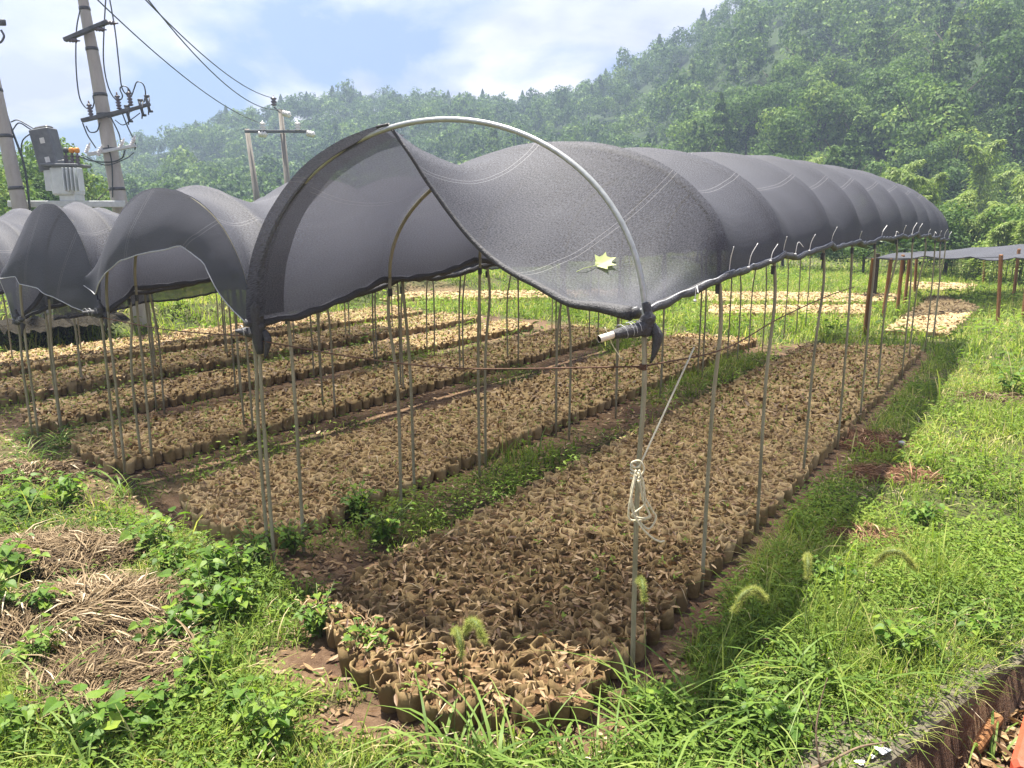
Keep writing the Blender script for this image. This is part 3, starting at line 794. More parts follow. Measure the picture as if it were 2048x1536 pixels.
def tunnel(PR, PL, S, zr, zl, ap, label, front=None, first_bay=None, left_flap=None, sag=.15, seed=0, bare_first=False):
    PR = np.array(PR); PL = np.array(PL)
    root = empty("shade_tunnel", (PR[0], PR[1], 0))
    P0 = np.array([PR[0], PR[1], 0.0])
    tag(root, label, "shade tunnel", "shade net tunnels over the beds")
    curves = [hoop_curve(PR, PL, zr(s), zl(s), ap(s), s) - P0 for s in S]
    rows = []; sv = []
    start = curves[0] if first_bay is None else first_bay - P0
    for i in range(len(S) - 1):
        A = start if i == 0 else curves[i]; B = curves[i + 1]
        nb = 26 if i == 0 and first_bay is not None else 14
        for t in np.linspace(0, 1, nb, endpoint=False):
            w = np.sin(math.pi * t)
            P = A * (1 - t) + B * t
            sn = np.sin(math.pi * AA)
            P = P.copy(); P[:, 2] -= sag * min(1.0, (S[i + 1] - S[i]) / 1.1) * (.62 * w + .38 * abs(w) ** .65) * (.25 + .75 * sn)
            cen = P[:, :2].mean(0); P[:, :2] += (cen - P[:, :2]) * (.035 * w)[..., None] if np.ndim(w) else (cen - P[:, :2]) * (.035 * w)
            rows.append(P); sv.append(S[i] + (S[i + 1] - S[i]) * t)
    rows.append(curves[-1]); sv.append(S[-1])
    up = np.append(-LL * .5, .86)
    for row, s in zip(rows, sv):                             # gathers along the eaves, folds running into the front knot
        du = AA * PERIM; dl = (1 - AA) * PERIM
        wv = .007 * np.exp(-du / .22) * np.sin(s * 34 + 3 * np.sin(s * 5)) + .007 * np.exp(-dl / .22) * np.sin(s * 31 + seed)
        rk = np.hypot(du, s); ang = np.arctan2(s, du + 1e-6)
        wv = wv + .026 * np.exp(-rk / .42) * np.sin(19 * ang + 1.5 * rk) * sstep(.02, .18, rk)
        row += wv[:, None] * up[None]
    net, GV = cloth("shade_net", rows, sv, root, seed=seed)
    # rolled hems along both eaves and the free front edge
    for col, nm in ((0, "hem"), (NA - 1, "hem")):
        edge = GV[:, col].copy(); rad = .016 + .010 * np.abs(np.sin(np.array(sv) * 9 + seed))
        V, F = tube(edge, rad, 7); obj(nm, V, F, M["hem"], net, smooth=True)
        V, F = tube(edge + np.array([0, 0, .018]) - np.append(LL * (.008 if col else -.008) * -1, 0), .005, 5)
        obj("hem_thread", V, F, M["hem_white"], net, smooth=True)
    if first_bay is not None:
        V, F = tube(GV[0][:37] - np.array([0, 0, .004]), np.interp(np.arange(37), [0, 6, 36], [.034, .022, .008]), 8); obj("hem", V, F, M["hem"], net, smooth=True)
        k0 = next(i for i, a in enumerate(AA) if a > .55)
        ed = GV[0][k0:]; cm = curves[0].mean(0); fr = []
        for t in np.linspace(0, 1, 6):
            P = ed + DDz * (.02 + .17 * t) + (cm - ed) * (.06 * float(sstep(0, .2, t)) + .02 * t); P[:, 2] += (vnoise(np.arange(len(ed)), t * 3 + 0 * ed[:, 0], .5, 3) - .5) * .02 * t
            fr.append(P)
        fr[0] = ed
        uvf = np.zeros((6, len(ed), 2)); uvf[..., 0] = (AA[k0:] * PERIM)[None]; uvf[..., 1] = np.linspace(0, -.26, 6)[:, None]
        obj("front_flap", np.array(fr).reshape(-1, 3), grid_faces(6, len(ed)), M["net"], root, smooth=True, uvs=uvf.reshape(-1, 2))
    if front is not None:
        hem = np.array(front) - P0
        seglen = np.concatenate([[0], np.cumsum(np.linalg.norm(np.diff(hem, axis=0), axis=1))]); seglen /= seglen[-1]
        h2 = np.stack([np.interp(AA, seglen, hem[:, k]) for k in range(3)], 1)
        rr = []; ss = []
        for t in np.linspace(0, 1, 10):
            P = curves[0] * (1 - t) + h2 * t
            P[:, :2] -= DD * (.10 * math.sin(math.pi * t * .6) * np.sin(math.pi * AA)[:, None]) + DD * ((vnoise(AA * 9, AA * 0 + t * 1.5, 1, seed) - .5) * .05 * t)[:, None]
            rr.append(P); ss.append(-t)
        cur, CV = cloth("front_curtain", rr, ss, root, seed=seed + 9)
        V, F = tube(CV[-1], .0045, 6); obj("hem", V, F, M["hem_white"], cur, smooth=True)
    if left_flap:
        k0 = next(i for i, q in enumerate(sv) if q > .35); sv = sv[k0:]
        edge = GV[k0:, NA - 1]
        rr = []; drop = left_flap
        q = np.linspace(0, 1, 7)
        rows2 = [edge - np.array([0, 0, drop]) * t - np.append(LL * -.10 * math.sin(t * 1.5), 0) for t in q]
        rows2 = np.stack(rows2, 1)
        nr, nc, _ = rows2.shape
        uvs = np.zeros((nr, nc, 2)); uvs[..., 0] = q * drop; uvs[..., 1] = np.array(sv)[:, None]
        fl = obj("side_flap", rows2.reshape(-1, 3), grid_faces(nr, nc), M["net"], root, smooth=True, uvs=uvs.reshape(-1, 2))
        V, F = tube(rows2[:, -1], .012, 6); obj("hem", V, F, M["hem"], fl, smooth=True)
    # hoops and legs
    for i, s in enumerate(S):
        c = curves[i].copy()
        if i or not bare_first:
            mid = c.mean(0); c = c + (mid - c) * .045; c[:, :2] += DD * (.03 if i == 0 else 0); c[:, 2] -= .012
        V, F = tube(c, .0125 if (i or not bare_first) else .0135, 8)
        obj("hoop", V, F, M["galv"] if (i == 0 and bare_first) else M["pole"], root, smooth=True, label="bare galvanised front hoop" if (i == 0 and bare_first) else None)
        for side in (0, 1):
            top = c[0 if side == 0 else -1]
            jx, jy = rnd.gauss(0, .03), rnd.gauss(0, .03)
            if i == 0: jx = jy = 0
            bow = .008 if i == 0 else rnd.uniform(.006, .028)
            px_, py_ = top[0] + jx, top[1] + jy
            z0 = float(ground_h(px_ + P0[0], py_ + P0[1])) - .05
            inw = (1 if side == 0 else -1)
            pts = spline([(px_, py_, z0), (px_ + rnd.gauss(0, .006), py_ + rnd.gauss(0, .006), top[2] * .55), (top[0] - LL[0] * bow * inw, top[1] - LL[1] * bow * inw, top[2] * .84), top + np.append(LL * .004 * inw, 0)], 4)
            V, F = tube(pts, .0118, 8); po = obj("pole", V, F, M["pole"], root, smooth=True)
            if s > 0:
                V, F = tube([top + (.0, 0, -.13), top + (.0, 0, -.075)], .0165, 8); obj("joint_tape", V, F, M["hem"], po)
    return root, curves, GV, P0
def itp(*p): return lambda s: float(np.interp(s, [q[0] for q in p], [q[1] for q in p]))
p1, p2, p3, p4 = (np.array(q) for q in ((.59, 3.40), (-1.55, 4.63), (-3.54, 6.61), (-4.95, 7.67)))
S1 = [0, 1.1, 2.18, 3.6, 4.8, 6.0, 7.5, 9.0, 10.4, 11.8, 12.7, 13.45]
zr1 = itp((0, 1.74), (1.1, 1.93), (2.2, 1.98), (3.6, 2.02), (8, 2.06), (10, 2.03), (13.5, 1.90))
zl1 = itp((0, 1.60), (1.1, 1.80), (2.2, 1.90), (13.5, 1.95))
ap1 = itp((0, 2.69), (1.1, 2.68), (2.2, 2.73), (5.5, 2.88), (9, 2.95), (12, 2.93), (13.5, 2.85))
PL1 = p2 + np.array([.02, -.012])
h0 = hoop_curve(p1, PL1, zr1(0), zl1(0), ap1(0), 0)
cat = spline([plane_px(*q, p1, PL1) for q in ((1262, 622), (1190, 614), (1100, 603), (1000, 556), (905, 472), (842, 372), (800, 282))], 8)
sl = np.concatenate([[0], np.cumsum(np.linalg.norm(np.diff(cat, axis=0), axis=1))]); sl /= sl[-1]
a0 = .545
fb = h0.copy() + np.array([0, 0, .012])
for i, a in enumerate(AA):
    if a < a0:
        fb[i] = [np.interp(a / a0, sl, cat[:, k]) for k in range(3)]
        fb[i][:2] += DD * .16 * math.sin(math.pi * a / a0)
    else:
        fb[i][:2] -= DD * .07 * min(1, (a - a0) / .06); fb[i] += (fb[i] - h0.mean(0)) * .014
t1, c1, g1, o1 = tunnel(p1, PL1, S1, zr1, zl1, ap1, "largest and nearest shade tunnel with black net drawn back from its bare front hoop", first_bay=fb, seed=1, bare_first=True, sag=.15)
hem2 = [plane_px(*q, p2, p3) for q in ((500, 652), (470, 618), (452, 590), (421, 524), (400, 507), (374, 488), (330, 500), (300, 508), (266, 516), (236, 541), (205, 590), (160, 556), (190, 628))]
S2 = [0, .3, 1.4, 2.5, 3.8, 5.1, 6.4, 7.7, 9.0, 10.3]
t2, c2, g2, o2 = tunnel(p2 + np.array([-.02, .012]), p3 + np.array([.02, -.012]), S2, itp((0, 1.58), (.3, 1.68), (1.2, 1.78), (2.5, 1.85)), itp((0, 1.44), (.3, 1.64), (1.2, 1.72), (2.5, 1.80)),
       itp((0, 2.43), (1.2, 2.55), (3, 2.66), (10, 2.75)), "middle shade tunnel with a torn black net curtain over its front arch", front=hem2, seed=4)
hem3 = [plane_px(*q, p3, p4) for q in ((186, 632), (150, 612), (120, 590), (95, 577), (60, 567), (53, 553), (30, 555), (12, 556), (28, 642))]
t3, c3, g3, o3 = tunnel(p3 + np.array([-.02, .012]), p4 + np.array([.02, -.012]), S2, itp((0, 1.44), (.3, 1.60), (1.2, 1.70), (2.5, 1.78)), itp((0, 1.25), (.3, 1.55), (1.2, 1.64), (2.5, 1.72)),
       itp((0, 2.36), (1.2, 2.43), (3, 2.52), (10, 2.6)), "narrow shade tunnel with a long closed net curtain, left of the torn one", front=hem3, left_flap=.34, seed=6)
p5 = p4 + np.array([-1.75, 1.45])
t4, c4, g4, o4 = tunnel(p4 + np.array([-.02, .012]), p5, S2[:7], itp((0, 1.25), (1.2, 1.6)), itp((0, 1.2), (1.2, 1.6)), itp((0, 2.2), (1.2, 2.35), (8, 2.45)),
       "outermost shade tunnel cut by the left edge of the photo", seed=8)
p6 = p5 + np.array([-1.9, 1.5])
t5, c5, g5, o5 = tunnel(p5 + np.array([-.02, .012]), p6, S2[:8], itp((0, 1.25), (1.2, 1.6)), itp((0, 1.2), (1.2, 1.6)), itp((0, 2.2), (1.2, 2.4), (8, 2.5)),
       "farthest shade tunnel, just showing at the left edge behind the others", seed=12)
# front knots: net twisted round the eave pole
def knot(root, P0, p, z, out, seed, pvc=False):
    base = np.array([p[0], p[1], z]) - P0
    mb = MB()
    mb.tube(spline([base + (0, 0, .10), base + (.012, -.01, .04), base, base + (-.012, .005, -.05)], 5), [.020] * 5 + [.034] * 5 + [.042] * 5 + [.020], 9)
    o = np.array([out[0], out[1], out[2]])
    mb.tube(spline([base + (.02, 0, .01), base + o * .25 + (0, 0, -.012), base + o * .6 + (0, 0, -.005), base + o], 5), np.interp(np.arange(16), [0, 4, 10, 15], [.032, .034, .028, .020 if pvc else .006]), 9)
    tail = spline([base + (.03, .0, 0), base + (.055, -.01, -.05), base + (.045, -.012, -.12), base + (.03, -.01, -.17)], 4)
    V, F = tube(tail, np.interp(np.arange(len(tail)), [0, 4, len(tail) - 1], [.02, .026, .004]), 7); mb.add(V, F)
    k = mb.build("net_knot", M["hem"], root, True)
    for j in range(4):
        q = base + o * (.2 + .12 * j + rnd.uniform(-.03, .03)); a = np.linspace(0, 6.28, 12); d = unit(o); n = unit(np.cross(d, [0, 0, 1.0])); b = np.cross(d, n)
        V, F = tube(q + (np.cos(a)[:, None] * n + np.sin(a)[:, None] * b) * .034 + d * (a[:, None] * rnd.uniform(.002, .010)), .0016, 5); obj("white_thread", V, F, M["hem_white"], k)
    if pvc:
        r_ = .0165; d = unit(o)
        V, F = tube([base + o * .55, base + o * 1.0, base + o * 1.42], r_, 12, False); obj("pvc_pipe", V, F, M["pvc"], root, True)
        V, F = tube([base + o * 1.42 - d * .001, base + o * 1.36], .0125, 12); obj("bore_shade_plug", V, F, M["shade_dark"], root)  # solid dark plug stands in for the shade inside the pipe
    return k
eave1 = plane_px(1270, 640, p1, PL1); tip = AT(1178, 668, eave1[1] - .12) - eave1
knot(t1, o1, p1, 1.755, tip / 1.42, 1, True)
knot(t1, o1, PL1, 1.56, AT(462, 640, 4.55) - AT(510, 640, 4.6), 2)
V, F = tube(spline([np.append(PL1, 1.75), np.append(PL1 + (-.01, -.01), 1.6), np.append(PL1, 1.42)], 5) - o1, [.05, .052, .055, .05, .045, .042, .04, .036, .033, .028, .022][:11], 9); obj("net_knot", V, F, M["hem"], t1, True)
knot(t2, o2, p3, 1.45, AT(150, 632, 6.5) - AT(187, 630, 6.6), 3)
knot(t3, o3, p4, 1.25, np.array([.10, -.05, .01]), 4)
# zip tie tails standing up along the right eave
for i, s in enumerate([.6, 1.1, 1.45, 1.9, 2.18, 2.5, 2.9, 3.6, 4.8, 6.0, 7.0, 7.6, 8.4, 9.0, 10.2, 11.0, 11.8, 12.6, 13.4]):
    q = np.append(p1 + DD * s, zr1(s) - .005) - o1
    if s < 1.1: q[2] = np.interp(s, [0, 1.1], [1.74, 1.93]) - .03
    a = rnd.uniform(-1.2, 1.2); L = rnd.uniform(.09, .17)
    e = np.append(DD * math.sin(a) * .8 - LL * .35, 0)
    pts = spline([q, q + e * L * .2 + (0, 0, L * .5), q + e * L * .75 + (0, 0, L * (.95 if i % 5 else .3))], 5)
    mb = MB(); mb.tube(pts, .0022 if s < 5 else .0035, 6); mb.box(q, (.012, .012, .010))
    mb.build("zip_tie", M["tie"], t1, True)
# tie wires
def wire(root, P0, pts, r=.0042):
    V, F = tube(spline(np.array(pts) - P0, 8), r, 6); return obj("tie_wire", V, F, M["wire"], root, True)
zw = AT(1272, 733, 3.4)[2]
wire(t1, o1, [np.append(p1, zw), plane_px(930, 737, p1, p2) + (0, 0, -.0), plane_px(720, 716, p1, p2), np.append(PL1, 1.5)])
wire(t1, o1, [np.append(p1, zw), np.append(p1 + DD * 1.1, 1.50), np.append(p1 + DD * 2.18, 1.56), np.append(p1 + DD * 3.6, 1.60), np.append(p1 + DD * 4.8, 1.60)])
wire(t2, o2, [np.append(p2, 1.52), np.append((p2 + p3) / 2, 1.43), np.append(p3, 1.40)])
for s in (0,):
    mb = MB()
    for k in range(4):
        a = np.linspace(0, 6.28, 14); mb.tube(np.column_stack([np.cos(a) * .016, np.sin(a) * .016, np.full(14, zw - .012 + k * .007)]), .0035, 5)
    mb.build("wire_binding", M["wire"], t1)

# rope tied round the front pole
rp = MB()
def pxs(pts, dep): return spline([AT(px, py, dep + (q[0] if q else 0)) for px, py, *q in pts], 7)
D0 = 3.33
hook = np.append(p1 + DD * .62, AT(1385, 695, (p1 + DD * .62)[1])[2])
rp.tube(np.array([AT(1278, 935, D0)] + [AT(1278, 935, D0) * (1 - t) + hook * t for t in (.25, .5, .75, 1)]), .0048, 7)
for k in range(4):
    a = np.linspace(0, 6.6, 18); c = AT(1270, 930 + k * 9, 3.4)
    rp.tube(np.column_stack([c[0] + np.cos(a + k) * .020, p1[1] + np.sin(a + k) * .020, c[2] + .006 * np.sin(a)]), .0048, 6)
for path in ([(1272, 940), (1266, 975), (1258, 1015), (1262, 1040), (1300, 1035), (1292, 1015), (1276, 960)],
             [(1276, 945), (1285, 985), (1304, 1020), (1312, 1036), (1297, 1058), (1275, 1035), (1262, 990), (1270, 950)],
             [(1280, 945), (1290, 990), (1288, 1010), (1266, 1028), (1268, 1034), (1292, 1036), (1299, 1028), (1286, 1000), (1280, 960)],
             [(1272, 950), (1262, 1010), (1280, 1050), (1300, 1072), (1318, 1083), (1329, 1082)],
             [(1278, 940), (1288, 970), (1286, 1005)], [(1266, 935), (1264, 925), (1280, 922), (1288, 940), (1276, 958)]):
    rp.tube(pxs(path, D0 - rnd.uniform(0, .03)), .0046, 7)
tag(rp.build("rope", M["rope"], None, True), "cream rope knotted and looped round the tall front pole", "rope")
V, F = tube(spline([AT(1210, 655, 3.3), AT(1225, 690, 3.32), AT(1245, 722, 3.36)], 5), .0022, 5)
tag(obj("string", V, F, M["rope"], smooth=True), "short pale string dangling from the pipe end at the front knot", "string")

# a big fallen leaf on the net
gv = g1 + o1
v_ = (gv - np.array([0, 0, CAM_H])); dep = v_[..., 1] * _c - v_[..., 2] * _s
sx_ = 1024 + F_PX * v_[..., 0] / dep; sy_ = 768 - F_PX * (v_[..., 1] * _s + v_[..., 2] * _c) / dep
qq = (sx_ - 1208) ** 2 + (sy_ - 532) ** 2; qq[26:] = 1e9; qi, qj = np.unravel_index(np.argmin(qq), qq.shape)
qi = min(max(qi, 1), gv.shape[0] - 2); qj = min(max(qj, 1), NA - 2)
nrm = np.cross(gv[qi + 1, qj] - gv[qi - 1, qj], gv[qi, qj + 1] - gv[qi, qj - 1]); nrm /= np.linalg.norm(nrm)
if nrm[2] < 0: nrm = -nrm
out_ = [(0, -.06), (.16, -.34), (.30, -.62), (.42, -.40), (.62, -.44), (.86, -.52), (.72, -.26), (.84, -.10), (1.12, 0), (.86, .12), (.74, .28), (.84, .55), (.60, .42), (.40, .40), (.26, .60), (.14, .32), (0, .06)]
ax = np.array([.86, .1, .5]); ax -= nrm * (ax @ nrm); ax /= np.linalg.norm(ax); ay = np.cross(nrm, ax)
SZ = .108; cc_ = gv[qi, qj] + nrm * .006 - ax * SZ * .5
def lf(x, y): return cc_ + SZ * (ax * x + ay * y + nrm * (.16 * abs(y) + .10 * math.sin(5 * x) * (y * y) + .05 * x * x))
V = [lf(x * f, y * f) for f in (.5, 1.0) for x, y in out_] + [lf(.25 * k, 0) for k in range(5)]
nl_ = len(out_); F = []
for i in range(nl_ - 1):
    F += [(i, nl_ + i, nl_ + i + 1, i + 1), (2 * nl_ + 1, i, i + 1)]
lo = obj("fallen_leaf", V, F, M["paleleaf"], None, True)
V, F = tube([cc_, cc_ - ax * .07 + nrm * .012, cc_ - ax * .13 + nrm * .004], .0016, 5); obj("leaf_stalk", V, F, M["paleleaf"], lo)
tag(lo, "pale yellow-green lobed leaf lying on the black net by the front knot", "leaf")

# ------------------------------------------------------------------ flat shade canopy on wooden posts, far right
fc = empty("flat_shade_canopy", (7.0, 14.6, 0)); OF = np.array([7.0, 14.6, 0])
tag(fc, "low flat black net stretched over rough brown wooden posts", "shade canopy")
A = AT(1752, 516, 17.4); B = AT(2004, 514, 19.2); B2 = AT(2230, 500, 20.5); C = AT(2110, 480, 27); Dq = AT(1836, 500, 23)
rows = []; nr, nc = 14, 26
uvs = np.zeros((nr, nc, 2))
for i, t in enumerate(np.linspace(0, 1, nr)):
    row = []
    for j, s in enumerate(np.linspace(0, 1, nc)):
        near = A * (1 - s / .55) + B * (s / .55) if s < .55 else B * (1 - (s - .55) / .45) + B2 * ((s - .55) / .45)
        far = Dq * (1 - s) + (C + (4, 1, 0)) * s
        P = near * (1 - t) + far * t; P[2] += -.07 * abs(math.sin(s * math.pi * 5)) * (1 - .5 * t) + .04 * math.sin(7 * s + 5 * t)
        row.append(P); uvs[i, j] = (t * 5, s * 8)
    rows.append(row)
cn_ = obj("shade_net", np.array(rows).reshape(-1, 3) - OF, grid_faces(nr, nc), M["net"], fc, True, uvs=uvs.reshape(-1, 2))
V, F = tube(np.array(rows[0]) - OF, .014, 6); obj("hem", V, F, M["hem"], cn_, True)
def stake(px0, py0, pxt, pyt, w=.085):
    g = G(px0, py0); t = AT(pxt, pyt, g[1]); t[0] = g[0] + (t[0] - g[0]) * 1.0
    ax = Vector(t - g); rot = ax.to_track_quat('Z', 'Y').to_matrix()
    mb = MB(); mb.box((0, 0, 0), (w, w * .7, ax.length + .3), rot, .012)
    V = np.concatenate(mb.V) + (g + t) / 2 - (0, 0, .12)
    V += np.random.default_rng(int(px0)).normal(0, .004, V.shape)
    o = obj("post", V - OF, mb.F, M["wood"], fc)
for q in ((1996, 650, 2003, 512), (1967, 572, 1970, 505), (2026, 605, 2038, 500), (2046, 640, 2062, 498), (1728, 674, 1746, 520), (1765, 640, 1782, 520), (1793, 630, 1806, 512), (1808, 614, 1820, 512), (1829, 590, 1834, 508)):
    stake(*q)
mb = MB(); mb.tube([AT(1730, 516, 14.7) - OF, A - OF, (A + B) / 2 - OF + (0, 0, -.03), B - OF, AT(2003, 513, 16.4) - OF], .012, 6); mb.build("rail", M["steel"], fc)

# ------------------------------------------------------------------ transformer on two concrete poles
def cpole(name, pts, rad, label, cat="utility pole"):
    V, F = tube(spline(pts, 5), np.interp(np.linspace(0, 1, (len(pts) - 1) * 5 + 1), np.linspace(0, 1, len(rad)), rad), 16)
    return tag(obj(name, V, F, M["concrete"], smooth=True), label, cat)
YA, YB = 14.6, 15.6
pA = cpole("utility_pole", [AT(104, 690, YA), AT(95, 655, YA), AT(38, 405, YA), AT(-12, 160, YA), AT(-60, -60, YA)], [.17, .165, .128, .10, .085],
           "thick leaning concrete pole at the left edge, its foot seen beneath the net")
pB = cpole("utility_pole", [AT(285, 660, YB), AT(278, 622, YB), AT(238, 400, YB), AT(205, 215, YB), AT(166, 0, YB), AT(120, -240, YB)], [.17, .165, .148, .125, .09, .08],
           "tall leaning concrete pole with crossarms, fuses and loops of cable")
for pole, (pts_, rad_) in ((pB, ([AT(238, 400, YB), AT(205, 215, YB), AT(166, 0, YB)], [.148, .125, .09])), (pA, ([AT(38, 405, YA), AT(-12, 160, YA)], [.128, .10]))):
    for a_, b_, ra, rb in zip(pts_[:-1], pts_[1:], rad_[:-1], rad_[1:]):
        for f in (.12, .55, .92):
            c_ = np.array(a_) * (1 - f) + np.array(b_) * f; d_ = unit(np.array(b_) - np.array(a_)); r_ = ra * (1 - f) + rb * f + .008
            V, F = tube([c_ - d_ * .03, c_ + d_ * .03], r_, 16); obj("steel_band", V, F, M["steel"], pole, True)
def insulator(c, axis, n=5, r=.055, L=.30, mat="porcelain", parent=None, name="insulator"):
    prof = [(.02, 0)]
    for k in range(n):
        z = L * (k + .3) / n; prof += [(r, z), (r * .9, z + L * .22 / n), (r * .45, z + L * .45 / n)]
    prof += [(.018, L), (.012, L + .05)]
    mb = MB(); mb.lathe(prof, c, axis, 12); return mb.build(name, M[mat], parent, True)
def beam(a, b, w, h, mat, name, parent):
    a, b = np.array(a), np.array(b); d = Vector(b - a); mb = MB()
    mb.box((a + b) / 2, (w, h, d.length), d.to_track_quat('Z', 'Y').to_matrix(), .006); return mb.build(name, M[mat], parent)
cx = lambda px, py, e=0: AT(px, py, YB - .18 + e)
beam(cx(129, 80), cx(216, 43), .10, .07, "steel", "crossarm", pB)
for px, py in ((152, 83), (205, 61), (228, 48)):
    insulator(cx(px - 14, py - 3), (1, -.25, -.12), 3, .042, .19, "porcelain", pB)
beam(cx(164, 241), cx(262, 219), .09, .07, "steel", "crossarm", pB); beam(cx(215, 233), cx(300, 208), .06, .06, "steel", "crossarm", pB)
for px, py in ((183, 236), (239, 219), (262, 212)):
    insulator(cx(px, py), (-.08, 0, 1), 5, .052, .27, "porcelain", pB)
for px, py in ((255, 226), (282, 214), (295, 206)):
    q = cx(px, py); mb = MB()
    mb.tube([q + (-.03, 0, .14), q + (.03, 0, -.16)], .028, 8); mb.tube([q + (.06, -.03, .10), q + (.02, -.05, -.22)], .012, 6); mb.box(q + (0, 0, .12), (.09, .06, .05), None, .008); mb.box(q + (.05, 0, -.15), (.07, .05, .04), None, .006)
    mb.build("drop_fuse", M["steel"], pB, True)
beam(cx(176, 309), cx(272, 291), .07, .06, "zinc", "crossarm", pB)
for px, py in ((172, 306), (196, 311), (240, 297), (262, 292)):
    insulator(cx(px, py), (.5, -.2, .75), 4, .04, .18, "white_porcelain", pB)
def cab(pts, r=.012, parent=pB, mat="cable", name="cable"):
    V, F = tube(spline([cx(*q) for q in pts], 7), r, 6); return obj(name, V, F, M[mat], parent, True)
cab([(160, 20), (153, 60), (152, 130), (158, 190), (170, 214), (183, 218), (188, 205), (186, 192), (192, 190)])
cab([(212, -10), (208, 60), (207, 120), (214, 165), (226, 193), (239, 200), (245, 192), (240, 178), (246, 172), (256, 176), (264, 190)])
cab([(218, -10), (230, 60), (238, 130), (243, 172), (252, 188), (262, 192), (268, 178), (274, 164), (286, 168), (291, 185), (288, 205)])
cab([(165, 245), (175, 270), (192, 296)]); cab([(200, 245), (194, 262), (180, 264), (172, 252)])
cab([(222, 235), (238, 268), (242, 290)]); cab([(244, 225), (256, 255), (270, 285), (270, 300)])
cab([(160, 313), (185, 322), (222, 324), (244, 316), (250, 300)], .014); cab([(165, 310), (210, 330), (250, 318), (268, 305)], .010)
cab([(230, 240), (246, 250), (264, 238), (280, 226)], .009)
cab([(225, 395), (224, 330), (216, 290)], .012)
# platform and the transformer on it
YP = 15.0; tx = lambda px, py, e=0: AT(px, py, YP + e)
plat = tag(MB().box((tx(18, 408, -.15) + tx(248, 408, -.15)) / 2, (np.linalg.norm(tx(248, 408) - tx(18, 408)), .08, .12), None, .01).box((tx(22, 408, .35) + tx(250, 408, .35)) / 2, (2.2, .08, .12), None, .01).build("platform", M["zinc"]),
           "galvanised steel beam platform bridging the two concrete poles", "platform")
tr = empty("transformer", tx(140, 402)); OT = np.array(tx(140, 402))
tag(tr, "pale grey transformer standing on the beam platform between the poles", "transformer")
px_m = YP / F_PX
mb = MB(); mb.box((0, 0, .36), (.42, .42, .52), None, .03); mb.box((.05, 0, .06), (.30, .34, .12), None, .01); mb.build("tank", M["trafo"], tr)
for k in range(5):
    mb = MB(); mb.box((.10 + .07 * k, -.25, .38), (.018, .16, .42), None, .006); mb.build("radiator_fin", M["trafo"], tr)
for k in range(4):
    mb = MB(); mb.box((-.27, -.16 + .10 * k, .38), (.14, .018, .40), None, .006); mb.build("radiator_fin", M["trafo"], tr)
mb = MB(); mb.box((0, 0, .645), (.66, .56, .05), None, .012); mb.build("lid", M["meter"], tr)
for k, (x_, mat) in enumerate(((.05, "steel"), (.16, "orange"), (.26, "orange"))):
    insulator((x_, -.06, .67), (.05, 0, 1), 3, .045, .18, "porcelain", tr, "bushing")
    mb = MB(); mb.lathe([(.03, 0), (.05, .02), (.045, .08), (.02, .10)], (x_ + .01, -.06, .87), None, 10); mb.build("bushing_cap", M[mat], tr, True)
bx = empty("meter_box", tx(100, 345)); OB = np.array(tx(100, 345))
tag(bx, "dark grey metering box with pale stickers tilted above the transformer", "box")
rt = Matrix.Rotation(R(-9), 3, 'Y')
mb = MB(); mb.box((.02, 0, .40), (.36, .34, .76), rt, .015); mb.box((.21, 0, .10), (.34, .30, .20), rt, .012); mb.build("case", M["meter"], bx)
for zz in (.22, .56):
    mb = MB(); mb.box((.055 - (zz - .2) * .16 + .03, -.175, zz), (.085, .006, .10), rt); mb.build("sticker", M["sticker"], bx)
mb = MB(); mb.box((-.02, 0, .80), (.26, .22, .05), rt, .02); mb.build("cable_gland", M["steel"], bx)
for pts in ([(78, 264), (55, 250), (35, 240), (22, 244)], [(80, 266), (60, 258), (38, 246), (24, 262)], [(70, 262), (46, 280), (42, 310)]):
    V, F = tube(spline([tx(*q) - OB for q in pts], 7), .012, 6); obj("cable", V, F, M["cable"], bx, True)
V, F = tube(spline([tx(60, 420, -.3), tx(48, 330, -.3), tx(20, 250, -.3), tx(8, 210, -.3)], 5), .02, 7)
tag(obj("cable", V, F, M["cable"], smooth=True), "dark cable running down the right side of the edge pole", "cable")
mb = MB(); q = AT(4, 45, YA - .2); mb.box(q, (.12, .06, .10), None, .01); mb.tube(spline([AT(2, 60, YA - .2), AT(8, 72, YA - .2), AT(2, 84, YA - .2), AT(-8, 86, YA - .2)], 6), .018, 6)
tag(mb.build("cable_clamp", M["steel"], None, True), "dark clamp and cable end at the top left corner of the sky", "clamp")
# H-frame pole pair farther off
YH = 31.0; hx = lambda px, py, e=0: AT(px, py, YH + e)
hf = empty("twin_pole_frame", (*hx(540, 300)[:2], 0)); OH = np.array([*hx(540, 300)[:2], 0])
tag(hf, "distant pair of haze-toned concrete poles joined by a crossarm", "utility pole")
for a, b in (((494, 258), (520, 440)), ((561, 220), (582, 440))):
    g = hx(*b); g2 = g.copy(); g2[2] = -.3
    V, F = tube(np.array([g2, g, hx(*a)]) - OH, [.14, .135, .09], 12); obj("pole", V, F, M["haze_toned_concrete"], hf, True)
beam(hx(490, 263, -.2) - OH, hx(616, 263, -.2) - OH, .12, .10, "steel", "crossarm", hf)
for px, py, ax, m_ in ((518, 268, (1, -.3, -.1), "white_porcelain"), (614, 266, (1, -.3, -.25), "white_porcelain"), (566, 226, (1, -.3, -.3), "white_porcelain"), (526, 262, (0, 0, 1), "white_porcelain"), (596, 262, (0, 0, 1), "white_porcelain"), (548, 212, (0, 0, 1), "porcelain")):
    insulator(hx(px, py, -.2) - OH, ax, 3, .12, .34, m_, hf)
V, F = tube([hx(561, 226, -.2) - OH, hx(548, 214, -.2) - OH], .03, 6); obj("bracket", V, F, M["steel"], hf)
